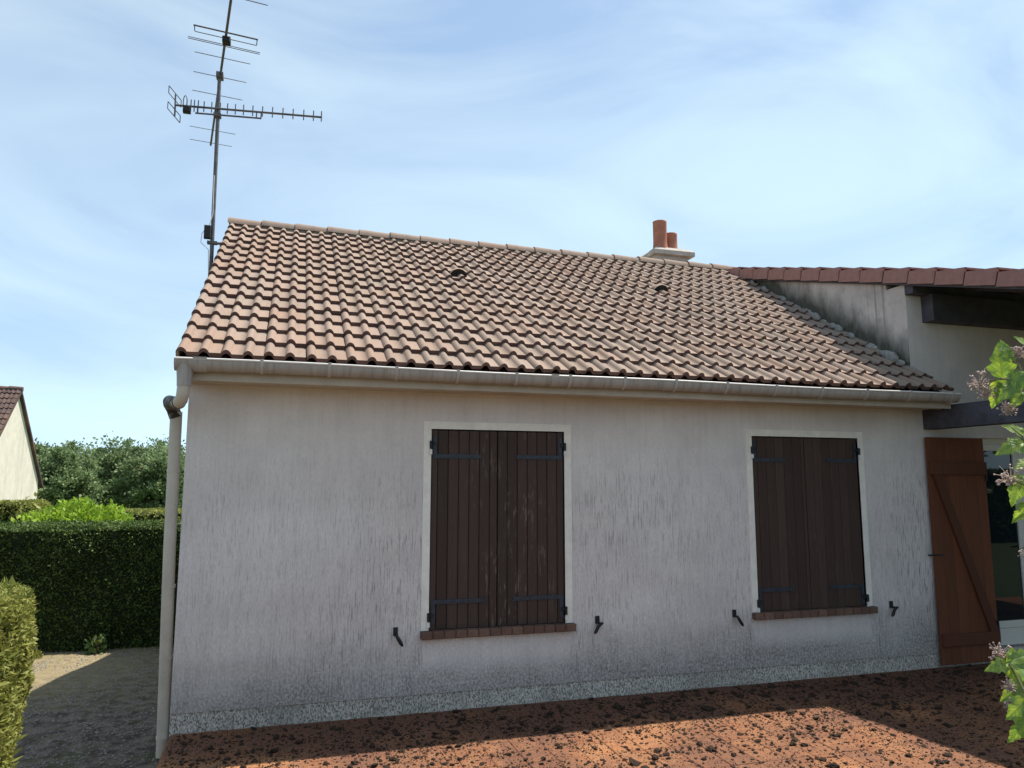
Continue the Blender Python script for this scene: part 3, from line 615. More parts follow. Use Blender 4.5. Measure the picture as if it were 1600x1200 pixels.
# porch roof --------------------------------------------------------
pr_ = link('porch_roof', None, house)
YP = -4.3; VX = 6.72
top = [(3.3, porch_z(3.3)-0.01), (YP, porch_z(YP)-0.01)]
MB().prism([(3.19, porch_z(3.19)-0.02), (YP, porch_z(YP)-0.02), (YP, porch_z(YP)-0.06), (3.19, porch_z(3.19)-0.06)], 0, VX+0.055, XE+0.2).build('porch_slope', 'verge_red', pr_)
MB().prism([(3.0, porch_z(3.0)-0.062), (YP, porch_z(YP)-0.062), (YP, porch_z(YP)-0.075), (3.0, porch_z(3.0)-0.075)], 0, VX+0.10, XE+0.2).build('roof_underlay', 'blue_underlay', pr_)
SLP = math.atan(0.2857); VG = 0.336/math.cos(SLP)*math.cos(SLP)
for k in range(24):
    y1 = 3.44-k*0.325; b = MB(); ln = 0.365; hgt = 0.150
    # local: +x along verge down the slope (towards the viewer), z up
    lf = 0.329
    b.add([(0.006,0,-0.022),(lf,0,0.020),(lf,0,-hgt+0.012),(0.006,0,-hgt-0.002),(0.006,0.022,-0.022),(lf,0.022,0.020),(lf,0.022,-hgt+0.012),(0.006,0.022,-hgt-0.002)],
          [(0,3,2,1),(4,5,6,7),(1,2,6,5),(3,7,6,2),(0,4,7,3),(0,1,5,4)])
    b.add([(-0.03,0.0,-0.025),(lf,0.0,0.0205),(lf,0.24,0.024),(-0.03,0.24,-0.022),(-0.03,0.0,-0.045),(lf,0.0,0.003),(lf,0.24,0.006),(-0.03,0.24,-0.04)],
          [(0,1,2,3),(1,5,6,2),(2,6,7,3),(0,3,7,4)])
    vt = b.build('verge_tile', 'verge_red', pr_)
    dirv = Vector((0, -math.cos(SLP), -math.sin(SLP))); nv = Vector((0, -math.sin(SLP), math.cos(SLP))); sx_ = Vector((1, 0, 0))
    mm = Matrix((dirv, sx_, nv)).transposed().to_4x4(); mm.translation = Vector((VX+random.gauss(0, .002), y1, porch_z(y1)+0.008))
    vt.matrix_local = mm
def slope_prism(y0, y1, ztop, zbot): return [(y0, porch_z(y0)+ztop), (y1, porch_z(y1)+ztop), (y1, porch_z(y1)+zbot), (y0, porch_z(y0)+zbot)]
MB().prism(slope_prism(2.9, YP, -0.05, -0.165), 0, VX+0.03, VX+0.075).build('barge_batten', 'porch_wood', pr_)
MB().box(L1-0.012, XE, -0.11, -0.004, 3.705, 3.80).build('purlin', 'porch_wood', pr_)
MB().box(L1+0.19, XE, -0.15, -0.0045, 3.425, 3.70).build('purlin', 'porch_wood', pr_, label='deep dark wooden beam under the porch roof')
for k, x in enumerate((7.42, 8.1, 8.8, 9.5, 10.2, 10.9, 11.6)):
    MB().prism(slope_prism(-0.12, YP+0.05, -0.076, -0.16), 0, x, x+0.075).build('rafter', 'porch_wood', pr_)
MB().box(L1+0.10, XE, -3.30, -3.12, 2.54, 2.74).build('purlin', 'porch_wood', pr_)
MB().box(6.895, 7.05, -3.3, -0.003, 2.315, 2.535).build('porch_beam', 'porch_wood', house, label='dark squared timber beam projecting from the wall')
MB().box(11.0, 11.15, -3.3, -0.003, 2.315, 2.535).build('porch_beam', 'porch_wood', house)
for x in (6.897, 11.002):
    MB().box(x, x+0.146, -3.28, -3.13, 0, 2.313).build('porch_post', 'porch_wood', house)
# lumpy cement fillet where the tiles meet the side wall
b = MB(); n = 70
for k in range(n):
    s0, s1 = 0.32+k*(SL-0.55)/n, 0.32+(k+1.08)*(SL-0.55)/n
    w0 = 0.036+0.032*mnoise.noise(Vector((s0*3.1, 0, 0))); hh = 0.026+0.04*mnoise.noise(Vector((s0*4.3, 5, 0)))
    a_ = [rp(L1-w0, s0, 0.03), rp(L1-w0*0.4, s0, 0.03+hh*0.8), rp(L1+0.01, s0, 0.04+hh), rp(L1-w0, s1, 0.03), rp(L1-w0*0.4, s1, 0.03+hh*0.8), rp(L1+0.01, s1, 0.04+hh)]
    b.add(a_, [(0,1,4,3),(1,2,5,4),(0,2,1),(3,4,5)])
fil = b.build('cement_fillet', 'cement', house, label='lumpy grey cement fillet between tiles and side wall')
def lump(r, seed, sub=2, sq=(1, 1, 0.7), amp=0.35, fr=1.4):
    import bmesh
    bm = bmesh.new(); bmesh.ops.create_icosphere(bm, subdivisions=sub, radius=1)
    vs = []
    for v in bm.verts:
        d = v.co.normalized(); k = 1+amp*mnoise.noise(d*fr+Vector((seed*7.1, seed, 3)))+amp*0.5*mnoise.noise(d*fr*2.7+Vector((seed, 9, seed)))
        vs.append((d.x*r*k*sq[0], d.y*r*k*sq[1], d.z*r*k*sq[2]))
    fs = [tuple(v.index for v in f.verts) for f in bm.faces]; bm.free(); return vs, fs
for k, (s_, r_) in enumerate(((0.74, 0.075), (0.82, 0.06), (0.60, 0.035), (1.40, 0.04), (1.62, 0.05), (1.72, 0.04), (2.05, 0.055), (2.75, 0.045), (3.2, 0.04), (3.5, 0.035))):
    vs, fs = lump(r_, k+1, 2, (0.55, 1.5, 0.9)); MB().add(vs, fs, True).build('cement_lump', 'cement', fil, rp(L1-0.035, s_, 0.055)).rotation_euler = (PIT, 0, 0)

# ------------------------------------------------------------------ television aerial
MX, MY = -0.178, 2.60
ant = thing('television_aerial', 'tall rusty mast with two branched television aerials fixed to the gable', 'aerial', (MX, MY, 3.4))
def ap(x, y, z): return (x-MX, y-MY, z-3.4)
MB().tube([ap(-0.160, MY, 3.45), ap(-0.183, MY, 5.9), ap(-0.190, MY, 6.42)], [0.022, 0.021, 0.020], 10).build('mast', 'mast_metal', ant)
MB().tube([ap(-0.160, MY, 4.42), ap(0.01, MY, 4.42)], 0.016, 8).box(-0.062+0.02, 0.062-0.0, -0.03, 0.03, 1.005, 1.035).build('bracket', 'mast_metal', ant)
MB().tube([ap(-0.160, MY, 3.70), ap(0.01, MY, 3.70)], 0.016, 8).build('bracket', 'mast_metal', ant)
MB().bbox(-0.075, -0.005, -0.07, -0.02, 1.05, 1.20, 0.006).build('amplifier_box', 'black_iron', ant)
MB().tube([ap(-0.185, MY-0.02, 5.2), ap(-0.175, MY-0.03, 4.75), ap(-0.20, MY-0.04, 4.62), ap(-0.275, MY-0.05, 4.50), ap(-0.28, MY-0.05, 4.40), ap(-0.20, MY-0.03, 4.33), ap(-0.185, MY-0.02, 4.0), ap(-0.185, MY-0.02, 3.5)], 0.0045, 6).build('cable', 'white_plastic', ant)
ZB = 6.40
def bo(y): # boom of the long aerial, pointing over the garden
    t_ = (y-1.05)/(4.5-1.05); return 0.042+t_*(-0.456-0.042)
vb = MB().tube([ap(bo(4.52), 4.52, ZB), ap(bo(0.98), 0.98, ZB)], 0.0135, 8).build('boom', 'mast_metal', ant, label='long boom with thin cross rods pointing over the garden')
for (yc, hl, rr) in ((4.444, 0.266, .0042), (4.039, 0.279, .0042), (3.06, 0.279, .0045), (2.62, 0.28, .0045), (2.197, 0.283, .0045), (1.955, 0.356, .0045), (1.925, 0.356, .0045), (1.053, 0.33, .005)):
    xc = bo(yc); MB().tube([ap(xc-hl, yc-hl*0.14, ZB), ap(xc+hl, yc+hl*0.14, ZB)], rr, 6).build('rod', 'metal_grey', vb)
xc = bo(1.72); hl = 0.312
b = MB().tube([ap(xc-hl, 1.72-hl*.13, ZB+0.02), ap(xc+hl, 1.72+hl*.13, ZB+0.02)], 0.0085, 8).tube([ap(xc-hl*.95, 1.75-hl*.13, ZB-0.03), ap(xc+hl*.95, 1.75+hl*.13, ZB-0.03)], 0.0045, 6)
for s in (-1, 1): b.tube([ap(xc+s*hl*.97, 1.72+s*hl*.13, ZB+0.02), ap(xc+s*hl*.96, 1.75+s*hl*.13, ZB-0.03)], 0.005, 6)
b.build('folded_dipole', 'mast_metal', vb)
MB().bbox(*[k for k in (xc-0.04-MX, xc+0.04-MX)], 1.74-MY, 1.84-MY, ZB-3.4-0.06, ZB-3.4-0.002, 0.008).build('junction_box', 'black_iron', vb)
MB().box(-0.045, 0.03, -0.05, 0.05, ZB-3.4-0.03, ZB-3.4+0.03).build('clamp', 'mast_metal', ant)
def ub(x): return MY+0.045-(x+0.63)*0.118-0.03   # y of the short-rod boom
ZU = 5.985
uhf = MB().tube([ap(-0.635, ub(-0.635), ZU), ap(0.958, ub(0.958), ZU)], 0.0125, 8).build('boom', 'mast_metal', ant, label='boom with many short upright rods')
MB().tube([ap(-0.42, ub(-0.42), ZU-0.075), ap(0.29, ub(0.29), ZU-0.075)], 0.010, 8).build('brace', 'mast_metal', uhf)
for x in (-0.40, 0.235, 0.285): MB().tube([ap(x, ub(x), ZU-0.075), ap(x, ub(x), ZU)], 0.007, 6).build('spacer', 'mast_metal', uhf)
MB().box(-0.05, 0.03, -0.05, 0.03, ZU-3.4-0.09, ZU-3.4-0.055).build('clamp', 'mast_metal', uhf)
for px_ in (182, 200, 215, 232, 258, 292, 330, 362, 397, 433, 474, 517, 561, 607, 652, 699, 742, 777):
    x = -0.635+(px_-130)/(780-130)*1.593
    x = -0.635+1.593*((px_-130)/650)*(0.965+0.035*(px_-130)/650)
    hl = 0.062 if px_ > 250 else 0.07
    MB().tube([ap(x, ub(x)-0.02, ZU-hl), ap(x, ub(x)-0.02, ZU+hl)], 0.0065, 6).build('rod', 'mast_metal', uhf)
x = -0.53; MB().tube([ap(x+0.02*math.cos(a), ub(x)-0.03, ZU+0.035+0.075*math.sin(a)) for a in np.linspace(0, 2*math.pi, 13)], 0.0055, 6, False).build('folded_dipole', 'mast_metal', uhf)
MB().bbox(x-MX-0.02, x-MX+0.06, ub(x)-MY-0.05, ub(x)-MY+0.02, ZU-3.4-0.085, ZU-3.4-0.012, 0.01).build('junction_box', 'black_iron', uhf)
MB().tube([ap(-0.635, ub(-.635), ZU-0.13), ap(-0.64, ub(-.635), ZU+0.13)], 0.009, 8).build('reflector_post', 'mast_metal', uhf)
for zc in (0.085, -0.085):
    pts = []
    for (dx, dz, dy) in ((-0.07, 0.13, -0.16), (-0.07, 0.02, -0.16), (0.06, -0.13+0.02, 0.16), (0.06, 0.0, 0.16), (-0.07, 0.13, -0.16)):
        pts.append(ap(-0.64+dx*0.9, ub(-.635)+dy*0.35, ZU+zc*1.1+dz*0.75))
    b = MB()
    for p, q in zip(pts, pts[1:]): b.tube([p, q], 0.0052, 6)
    b.build('reflector_frame', 'mast_metal', uhf)

# ------------------------------------------------------------------ foliage helpers
def leaf_mesh(name, pts, nrm, size, mat, elong=1.8, spread=0.8):
    """one small bent leaf (2 triangles) at each point; nrm = preferred outward direction"""
    n = len(pts); pts = np.asarray(pts, float); nrm = np.asarray(nrm, float)
    d = nrm+rng.normal(0, spread, (n, 3)); d /= np.linalg.norm(d, axis=1)[:, None]+1e-9       # growth direction
    s = np.cross(d, rng.normal(0, 1, (n, 3))); s /= np.linalg.norm(s, axis=1)[:, None]+1e-9
    nn = np.cross(d, s); sz = size*rng.uniform(0.6, 1.35, (n, 1)); w = sz/elong
    a = pts-d*sz*0.5; c = pts+d*sz*0.5; l = pts-s*w*0.5+nn*w*0.18; r_ = pts+s*w*0.5+nn*w*0.18
    V = np.stack([a, r_, c, l], 1).reshape(-1, 3); me = bpy.data.meshes.new(name)
    me.vertices.add(4*n); me.vertices.foreach_set('co', V.ravel())
    me.loops.add(4*n); me.loops.foreach_set('vertex_index', np.arange(4*n, dtype=np.int32))
    me.polygons.add(n); me.polygons.foreach_set('loop_start', np.arange(0, 4*n, 4, dtype=np.int32)); me.polygons.foreach_set('loop_total', np.full(n, 4, np.int32))
    me.materials.append(MAT[mat]); me.update(calc_edges=True); me.validate(); return me
def wob(P, f, seed):  # smooth pseudo-noise on numpy points
    o = np.zeros(len(P))
    for k in range(5):
        w = np.random.default_rng(seed*13+k).normal(0, f*(1.5**k), 3); o += np.sin(P @ w+k*1.7+seed)/(1.45**k)
    return o/2.2
def hedge(name, label, a, b, thick, z0, z1, dens, size, mat, bulge=0.06, group=None, seed=1, lift=0.55, spread=0.8, elong=2.2, lean=0.0, shoots=0):
    a, b = Vector((*a, 0)), Vector((*b, 0)); L = (b-a).length; d = (b-a).normalized(); q = Vector((-d.y, d.x, 0)); H = z1-z0
    o = thing(name, label, 'hedge', (*(0.5*(a+b)).xy, z0), group)
    # q points to the hedge's inner side; local frame u along, v across, w up
    A = {'f': L*H, 'b': L*H, 't': L*thick, 'e': thick*H, 'g': thick*H}; P = []; N = []
    for k, ar in A.items():
        n = int(ar*dens*(0.5 if k == 'b' else 1)); r1, r2 = rng.random(n), rng.random(n)
        if k in 'fb':
            v = np.zeros(n) if k == 'f' else np.full(n, thick); p = np.stack([r1*L, v, r2*H], 1); nn = np.tile([0, -1 if k == 'f' else 1, 0], (n, 1))
        elif k == 't': p = np.stack([r1*L, r2*thick, np.full(n, H)], 1); nn = np.tile([0, 0, 0.3], (n, 1))
        else: p = np.stack([np.full(n, 0. if k == 'e' else L), r1*thick, r2*H], 1); nn = np.tile([-1 if k == 'e' else 1, 0, 0], (n, 1))
        P.append(p); N.append(nn)
    P = np.concatenate(P); N = np.concatenate(N).astype(float)
    # round the upper edges, then let the surface swell and sink
    rad = min(0.16, thick*0.3); cu = np.clip(P, [rad, rad, -9], [L-rad, thick-rad, H-rad]); dv = P-cu; ln = np.linalg.norm(dv, axis=1)
    k = ln > rad; P[k] = cu[k]+dv[k]/ln[k][:, None]*rad
    P += N*(wob(P, 2.4, seed)*bulge+wob(P, 9, seed+5)*bulge*0.5)[:, None]; P -= N*np.abs(rng.normal(0, size*0.5, (len(P), 1)))
    N[:, 2] += lift
    if lean: P[:, 1] += (1-P[:, 2]/H)*lean*np.where(P[:, 1] < thick/2, 1, 0)+0
    M3 = np.array([[d.x, q.x, 0], [d.y, q.y, 0], [0, 0, 1]]); P[:, :2] -= 0; Pw = P @ M3.T; Nw = N @ M3.T
    off = np.array([a.x-o.location.x, a.y-o.location.y, 0]); Pw += off
    o2 = link('foliage', leaf_mesh('foliage', Pw, Nw, size, mat, elong, spread), o)
    if shoots:   # stray shoots standing out of the clipped surface
        k = rng.choice(len(Pw), shoots); link('shoots', leaf_mesh('shoots', Pw[k]+Nw[k]/np.linalg.norm(Nw[k], axis=1)[:, None]*size*0.7, Nw[k]*1.4, size*1.5, mat, elong*1.3, 0.4), o)
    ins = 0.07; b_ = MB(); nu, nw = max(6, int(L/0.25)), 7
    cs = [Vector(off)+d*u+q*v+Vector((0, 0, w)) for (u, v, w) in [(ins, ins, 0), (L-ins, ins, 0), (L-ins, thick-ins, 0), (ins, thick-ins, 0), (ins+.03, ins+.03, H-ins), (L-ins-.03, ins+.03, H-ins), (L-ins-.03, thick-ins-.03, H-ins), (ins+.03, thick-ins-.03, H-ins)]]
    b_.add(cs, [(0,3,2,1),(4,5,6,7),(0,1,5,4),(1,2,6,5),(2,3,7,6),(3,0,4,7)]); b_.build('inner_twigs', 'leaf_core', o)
    return o
def mound(name, label, cat, c, rad, n, size, mat, seed, group=None, up=0.6, spread=0.9):
    """leafy bush: leaves through a lumpy half-ellipsoid, with a few stems"""
    o = thing(name, label, cat, c, group); rr = np.random.default_rng(seed)
    d = rr.normal(0, 1, (n, 3)); d[:, 2] = np.abs(d[:, 2]); d /= np.linalg.norm(d, axis=1)[:, None]
    k = (rr.random(n)**0.33)*(1+0.22*wob(d, 3.0, seed)); P = d*k[:, None]*np.array(rad); N = d.copy(); N[:, 2] += up
    link('foliage', leaf_mesh('foliage', P, N, size, mat, 1.7, spread), o)
    b = MB()
    for q in range(5):
        a = rr.uniform(0, 6.28); e = Vector((math.cos(a)*rad[0]*.5, math.sin(a)*rad[1]*.5, rad[2]*.7)); b.tube([(0, 0, -0.05), e*0.5+Vector((0, 0, .1)), e], [0.02, 0.014, 0.006], 5)
    b.build('stem', 'bark', o); return o
def tree(label, c, h, rx, ry, seed, nleaf=15000, size=0.17, group='trees beyond the hedges', mat='leaf_tree'):
    o = thing('tree', label, 'tree', c, group); rr = np.random.default_rng(seed)
    b = MB(); b.tube([(0, 0, -0.1), (0.05, 0, h*.25), (-.03, .04, h*.5), (0.02, 0, h*.8)], [h*.035, h*.028, h*.018, h*.006], 8)
    cl = []
    for q in range(15):
        a = q*2.4+rr.uniform(-.4, .4); zz = h*rr.uniform(.22, .7); e = Vector((math.cos(a)*rx*rr.uniform(.5, .85), math.sin(a)*ry*rr.uniform(.5, .85), zz+h*rr.uniform(.08, .25)))
        b.tube([(0, 0, zz*.8), e*0.5+Vector((0, 0, zz*.55)), e], [h*.013, h*.009, h*.003], 5)
    b.build('trunk', 'bark', o)
    nc = 130; P = []; N = []
    for q in range(nc):
        d = rr.normal(0, 1, 3); d /= np.linalg.norm(d); k = rr.random()**0.45
        cc = np.array([d[0]*rx*k, d[1]*ry*k, h*.56+d[2]*h*.44*k]); cc[:2] *= 1-0.35*max(0, (cc[2]/h-.6)/.4)
        m_ = nleaf//nc; sp = rr.uniform(.16, .40)*rx*0.62
        dd = rr.normal(0, 1, (m_, 3))*np.array([sp, sp, sp*0.62])*0.55; P.append(cc+dd); nn = dd/(sp+1e-6)+d*0.6+np.array([0, 0, .3]); N.append(nn)
    link('crown', leaf_mesh('crown', np.concatenate(P), np.concatenate(N), size, mat, 1.5, 0.9), o); return o

# ------------------------------------------------------------------ hedges, bushes, trees, neighbouring house
hedge('hedge', 'long clipped dark conifer hedge shading the back of the gravel yard', (-7.5, 6.72), (-0.3, 6.60), 1.35, YG-0.03, 1.13, 3000, 0.05, 'leaf_conifer', 0.07, seed=2, lift=0.1, spread=0.5, shoots=2500)
nhg = hedge('hedge', 'pale sunlit trimmed hedge beside the terrace', (-0.52, -4.2), (-0.52, -1.18), 0.85, YG-0.03, 1.24, 7500, 0.042, 'leaf_light_hedge', 0.05, seed=3, spread=0.95, elong=3.0, lean=0.10, shoots=1500)
hedge('hedge', 'trimmed green hedge beside the bright leafy bush', (-9.5, 10.2), (-3.75, 10.0), 1.0, YG-0.03, 1.43, 1100, 0.075, 'leaf_light_hedge', 0.06, seed=5)
hedge('hedge', 'low clipped hedge with sunlit top behind the dark hedge, next to the house', (-4.2, 13.5), (4.0, 13.2), 2.2, YG-0.03, 1.10, 500, 0.09, 'leaf_light_hedge', 0.06, seed=6)
mound('leafy_bush', 'bright yellow-green leafy bush rising above the dark hedge', 'bush', (-3.0, 8.95, 0.35), (1.12, 0.7, 1.16), 5600, 0.10, 'leaf_bright', 4)
mound('leafy_bush', 'dark green shrub tucked between trimmed hedge and bright bush', 'bush', (-3.75, 9.6, YG), (0.7, 0.6, 2.05), 2500, 0.09, 'leaf_light_hedge', 8)
mound('leafy_bush', 'small yellow-green bush trailing off towards the house, beside the bright bush', 'bush', (-2.25, 9.0, 0.35), (0.62, 0.5, 0.98), 2400, 0.09, 'leaf_bright', 14)
mound('weed', 'small broad-leaved weed at the foot of the dark hedge', 'weed', (-1.80, 6.42, YG), (0.16, 0.12, 0.30), 90, 0.10, 'leaf_conifer', 9)
mound('weed', 'low grassy weed beside the straw patch in the yard', 'weed', (-2.62, 6.35, YG), (0.16, 0.16, 0.14), 160, 0.06, 'leaf_light_hedge', 10)
TR = [(-13.2, 41, 4.8, 2.6), (-10.4, 37, 4.2, 2.3), (-8.2, 40, 4.9, 2.6), (-5.9, 38, 4.45, 2.2), (-3.5, 41, 4.7, 2.6), (-16.5, 44, 5.0, 2.8), (-0.5, 43, 4.6, 2.8), (-11.8, 46, 4.9, 2.9), (-7.0, 47, 5.1, 3.0), (-3.0, 48, 5.0, 3.0)]
TL = ['leafy green tree beside the gable of the pale neighbouring house', 'low rounded tree in front of the row beyond the hedges', 'tallest full-crowned tree in the row beyond the hedges',
      'bushy tree above the far low hedge', 'broad tree half hidden behind the house corner', 'tree standing behind the roof of the neighbouring house', 'tree wholly behind the tiled house',
      'tree at the rear of the row nearest the neighbouring gable', 'tree at the rear of the row behind the tallest crown', 'tree at the rear of the row towards the house corner']
for k, ((x, y, h_, r_), lb) in enumerate(zip(TR, TL)): tree(lb, (x, y, YG), h_, r_, r_*0.9, 20+k)
hedge('hedge', 'tall garden hedge facing the porch from across the lawn', (6, -13.5), (28, -13.0), 1.2, -0.08, 2.2, 160, 0.20, 'leaf_conifer', 0.1, seed=12)
tree('big garden tree standing on the lawn facing the porch', (16.5, -10.5, -0.05), 7.0, 2.8, 2.8, 40, 9000, 0.24, 'trees on the lawn')

NX, NYr, NZr = -9.0, 26.06, 5.27; NYf, NYn, NZe = 29.55, 22.45, 1.72
nh = thing('neighbouring_house', 'pale rendered house with steep dark tiled roof beyond the hedges', 'house', (NX, NYr, YG))
def np_(x, y, z): return (x-NX, y-NYr, z-YG)
tp = (NZr-NZe)/(NYf-NYr); tn = (NZr-NZe)/(NYr-NYn)
MB().prism([(NYn+0.35-NYr, -0.3), (NYf-0.25-NYr, -0.3), (NYf-0.25-NYr, NZe+0.25*tp-YG-0.12), (0, NZr-YG-0.12), (NYn+0.35-NYr, NZe+0.35*tn-YG-0.12)], 0, -10, -0.12).build('wall', 'neighbour_render', nh)
nr = MB().prism([(0, NZr-YG), (NYf-NYr, NZe-YG), (NYf-NYr, NZe-YG-0.13), (0, NZr-YG-0.13)], 0, -10.2, 0).build('roof', 'dark_tile', nh)
MB().prism([(NYn-NYr, NZe-YG), (-0.001, NZr-YG), (-0.001, NZr-YG-0.13), (NYn-NYr, NZe-YG-0.13)], 0, -10.2, 0).build('roof_deck', 'dark_tile', nr)
pn = math.atan(tn); sn = (NZr-NZe)/math.sin(pn); rows_n = 17; RMn = Matrix.Rotation(pn, 3, 'X'); 
dme = TM['full'].mesh('roof_tile', 'dark_tile'); rest = MB()
for j in range(rows_n):
    for i in range(34):
        P = Vector(np_(NX-(i+1)*TW*1.02, NYn+j*sn/rows_n*math.cos(pn), NZe+j*sn/rows_n*math.sin(pn)+0.012))
        if i < 7: link('roof_tile', dme, nr, P+Vector((0, 0, random.gauss(0, .006))), (pn+random.gauss(0, .01), random.gauss(0, .012), random.gauss(0, .006)))
        else: rest.add([RMn @ Vector(v)+P for v in TM['full'].v], TM['full'].f)
stuff(rest.build('roof_tile_field', 'dark_tile', nr))
for k in range(10): MB().tube([np_(NX-k*0.45+0.02, NYr, NZr+0.0), np_(NX-k*0.45-0.44, NYr, NZr+0.012)], [0.10, 0.115], 8).build('ridge_tile', 'dark_tile', nr)

# ------------------------------------------------------------------ flowering shrub at the terrace edge
SB = Vector((3.05, -4.75, -0.05))
shrub = thing('flowering_shrub', 'lobed-leaf shrub with faded pinkish flower clusters beside the terrace', 'shrub', SB)
def lobed(seed):
    rr = random.Random(seed); o = []
    # half outline of a three-lobed toothed leaf, base at 0, tip at 1 (unit length)
    half = [(0.0, 0.0), (0.06, 0.10), (0.10, 0.26), (0.17, 0.36), (0.22, 0.33), (0.27, 0.43), (0.36, 0.44), (0.42, 0.36), (0.46, 0.27), (0.52, 0.31), (0.60, 0.31), (0.66, 0.23), (0.72, 0.22), (0.80, 0.14), (0.87, 0.12), (1.0, 0.0)]
    half = [(u, v*0.78*rr.uniform(.88, 1.12)) for u, v in half]; b = MB(); n = len(half)
    def z(u, v): return -0.22*u*u+0.30*abs(v)+0.035*math.sin(u*16)*abs(v)*3+0.05*math.sin(v*9+u*5)
    mid_ = [(u, 0, z(u, 0)) for u, v in half]
    for s in (1, -1):
        hm = [(u+0.02, s*v*0.55, z(u, v*0.55)) for u, v in half]; hf = [(u, s*v, z(u, v)) for u, v in half]
        fs1 = [(q, q+1, n+q+1, n+q) for q in range(n-1)]
        b.add(mid_+hm, fs1 if s > 0 else [f[::-1] for f in fs1], True); b.add(hm+hf, fs1 if s > 0 else [f[::-1] for f in fs1], True)
    return b
LM = [lobed(k).mesh('leaf', 'leaf_shrub') for k in range(4)]
def place_leaf(P, d, nrm, size, k):
    d = d.normalized(); y = nrm.cross(d).normalized(); zz = d.cross(y)
    mm = Matrix((d*size, y*size, zz*size)).transposed().to_4x4(); mm.translation = P-SB
    o = link('leaf', LM[k % 4], shrub); o.matrix_local = mm; return o
def floret(P, r_, k, dirv):
    b = MB(); rr = random.Random(k); base = Vector((0, 0, 0)) - dirv*r_*1.2
    for q in range(46):
        a, c = rr.uniform(0, 6.28), rr.uniform(-0.75, 1); sn_ = math.sqrt(max(0, 1-c*c)); v = Vector((math.cos(a)*sn_, math.sin(a)*sn_, c))*r_*rr.uniform(.45, 1.2)
        b.tube([base*0.6, v*0.6, v], 0.0009, 3, False)
        vs, fs = lump(r_*rr.uniform(.06, .17), k*50+q, 1, (1, .8, .7), 0.9); b.add([Vector(p)+v for p in vs], fs, True)
    return b.build('flower_cluster', 'petal', shrub, P-SB)
D0 = 2.30
ux, uy, uz = RT, UP, -FW
def dirpx(dx, dy, dz=0.0): return ux*dx+uy*(-dy)+uz*dz
LV = [ # (px, py) of the leaf base, direction in the picture, length in px, tilt towards viewer
 (1566, 592, -0.15, -1, 52, .2), (1578, 567, -0.2, -1, 40, -.2), (1598, 580, -.7, .75, 44, .6), (1592, 598, -.9, .6, 40, .3), (1575, 590, -.6, 1, 46, .5), (1562, 596, -.35, 1, 38, .2),
 (1598, 612, -.75, .7, 38, .5), (1600, 680, -.85, -.55, 34, .1), (1600, 692, -1, .3, 40, .1), (1606, 722, -.5, .1, 26, .4), (1598, 742, -.55, .9, 46, .5), (1606, 785, -.5, .7, 34, .2),
 (1575, 1036, -1, .22, 36, .3), (1572, 1034, .8, -.4, 44, .4), (1580, 1040, .1, .95, 34, .6), (1600, 1065, -.85, .55, 46, .4), (1602, 1090, -.75, .65, 44, .5), (1606, 1118, -.7, .8, 44, .5), (1582, 1045, .7, .3, 40, .2), (1608, 545, -.3, -.3, 30, .2)]
for k, (px_, py_, dx, dy, ln, tz) in enumerate(LV):
    dist = D0+random.uniform(-.07, .07); P = at_dist(px_, py_, dist); d = dirpx(dx, dy, tz*0.6); nrm = uz+Vector((random.uniform(-.4, .4), random.uniform(-.4, .4), 0.75))
    place_leaf(P, d, nrm, ln/FPX*dist*0.86*random.uniform(.9, 1.1), k)
FL = [(1532, 596, 17), (1541, 612, 13), (1592, 552, 12), (1574, 640, 13), (1579, 746, 18), (1562, 1021, 15), (1576, 1072, 11), (1583, 1104, 12), (1612, 870, 14)]
for k, (px_, py_, r_) in enumerate(FL):
    floret(at_dist(px_, py_, D0), r_*0.85/FPX*D0, k+3, UP)
def stem(pts, r_):
    b = MB(); b.tube([Vector(p)-SB for p in pts], r_, 6); b.build('stem', 'green_stem', shrub)
def hp(px_, py_, dd=0.0): return at_dist(px_, py_, D0+dd)
g0 = SB+Vector((0, 0, -0.05))
stem([g0, SB+Vector((-.03, .05, .8)), hp(1640, 800), hp(1625, 680), hp(1600, 592), hp(1560, 592), hp(1534, 600)], [.012, .010, .006, .005, .004, .003, .002])
stem([hp(1600, 592), hp(1592, 570), hp(1578, 560)], [.003, .0025, .0015]); stem([hp(1625, 680), hp(1604, 620), hp(1576, 636)], [.003, .0025, .0015])
stem([hp(1640, 800), hp(1612, 720), hp(1598, 682), hp(1580, 668)], [.004, .003, .002, .0015]); stem([hp(1612, 720), hp(1596, 690), hp(1578, 694)], [.003, .002, .0015])
stem([hp(1640, 800), hp(1606, 760), hp(1582, 750)], [.004, .003, .002])
stem([g0, SB+Vector((-.10, .03, .55)), hp(1640, 1180), hp(1605, 1090), hp(1582, 1045), hp(1564, 1022)], [.012, .009, .006, .0045, .0035, .002])
stem([hp(1605, 1090), hp(1590, 1085), hp(1578, 1074)], [.003, .002, .0015]); stem([hp(1605, 1110), hp(1595, 1108), hp(1584, 1104)], [.003, .002, .0015])
rr = random.Random(5); cnt = 0
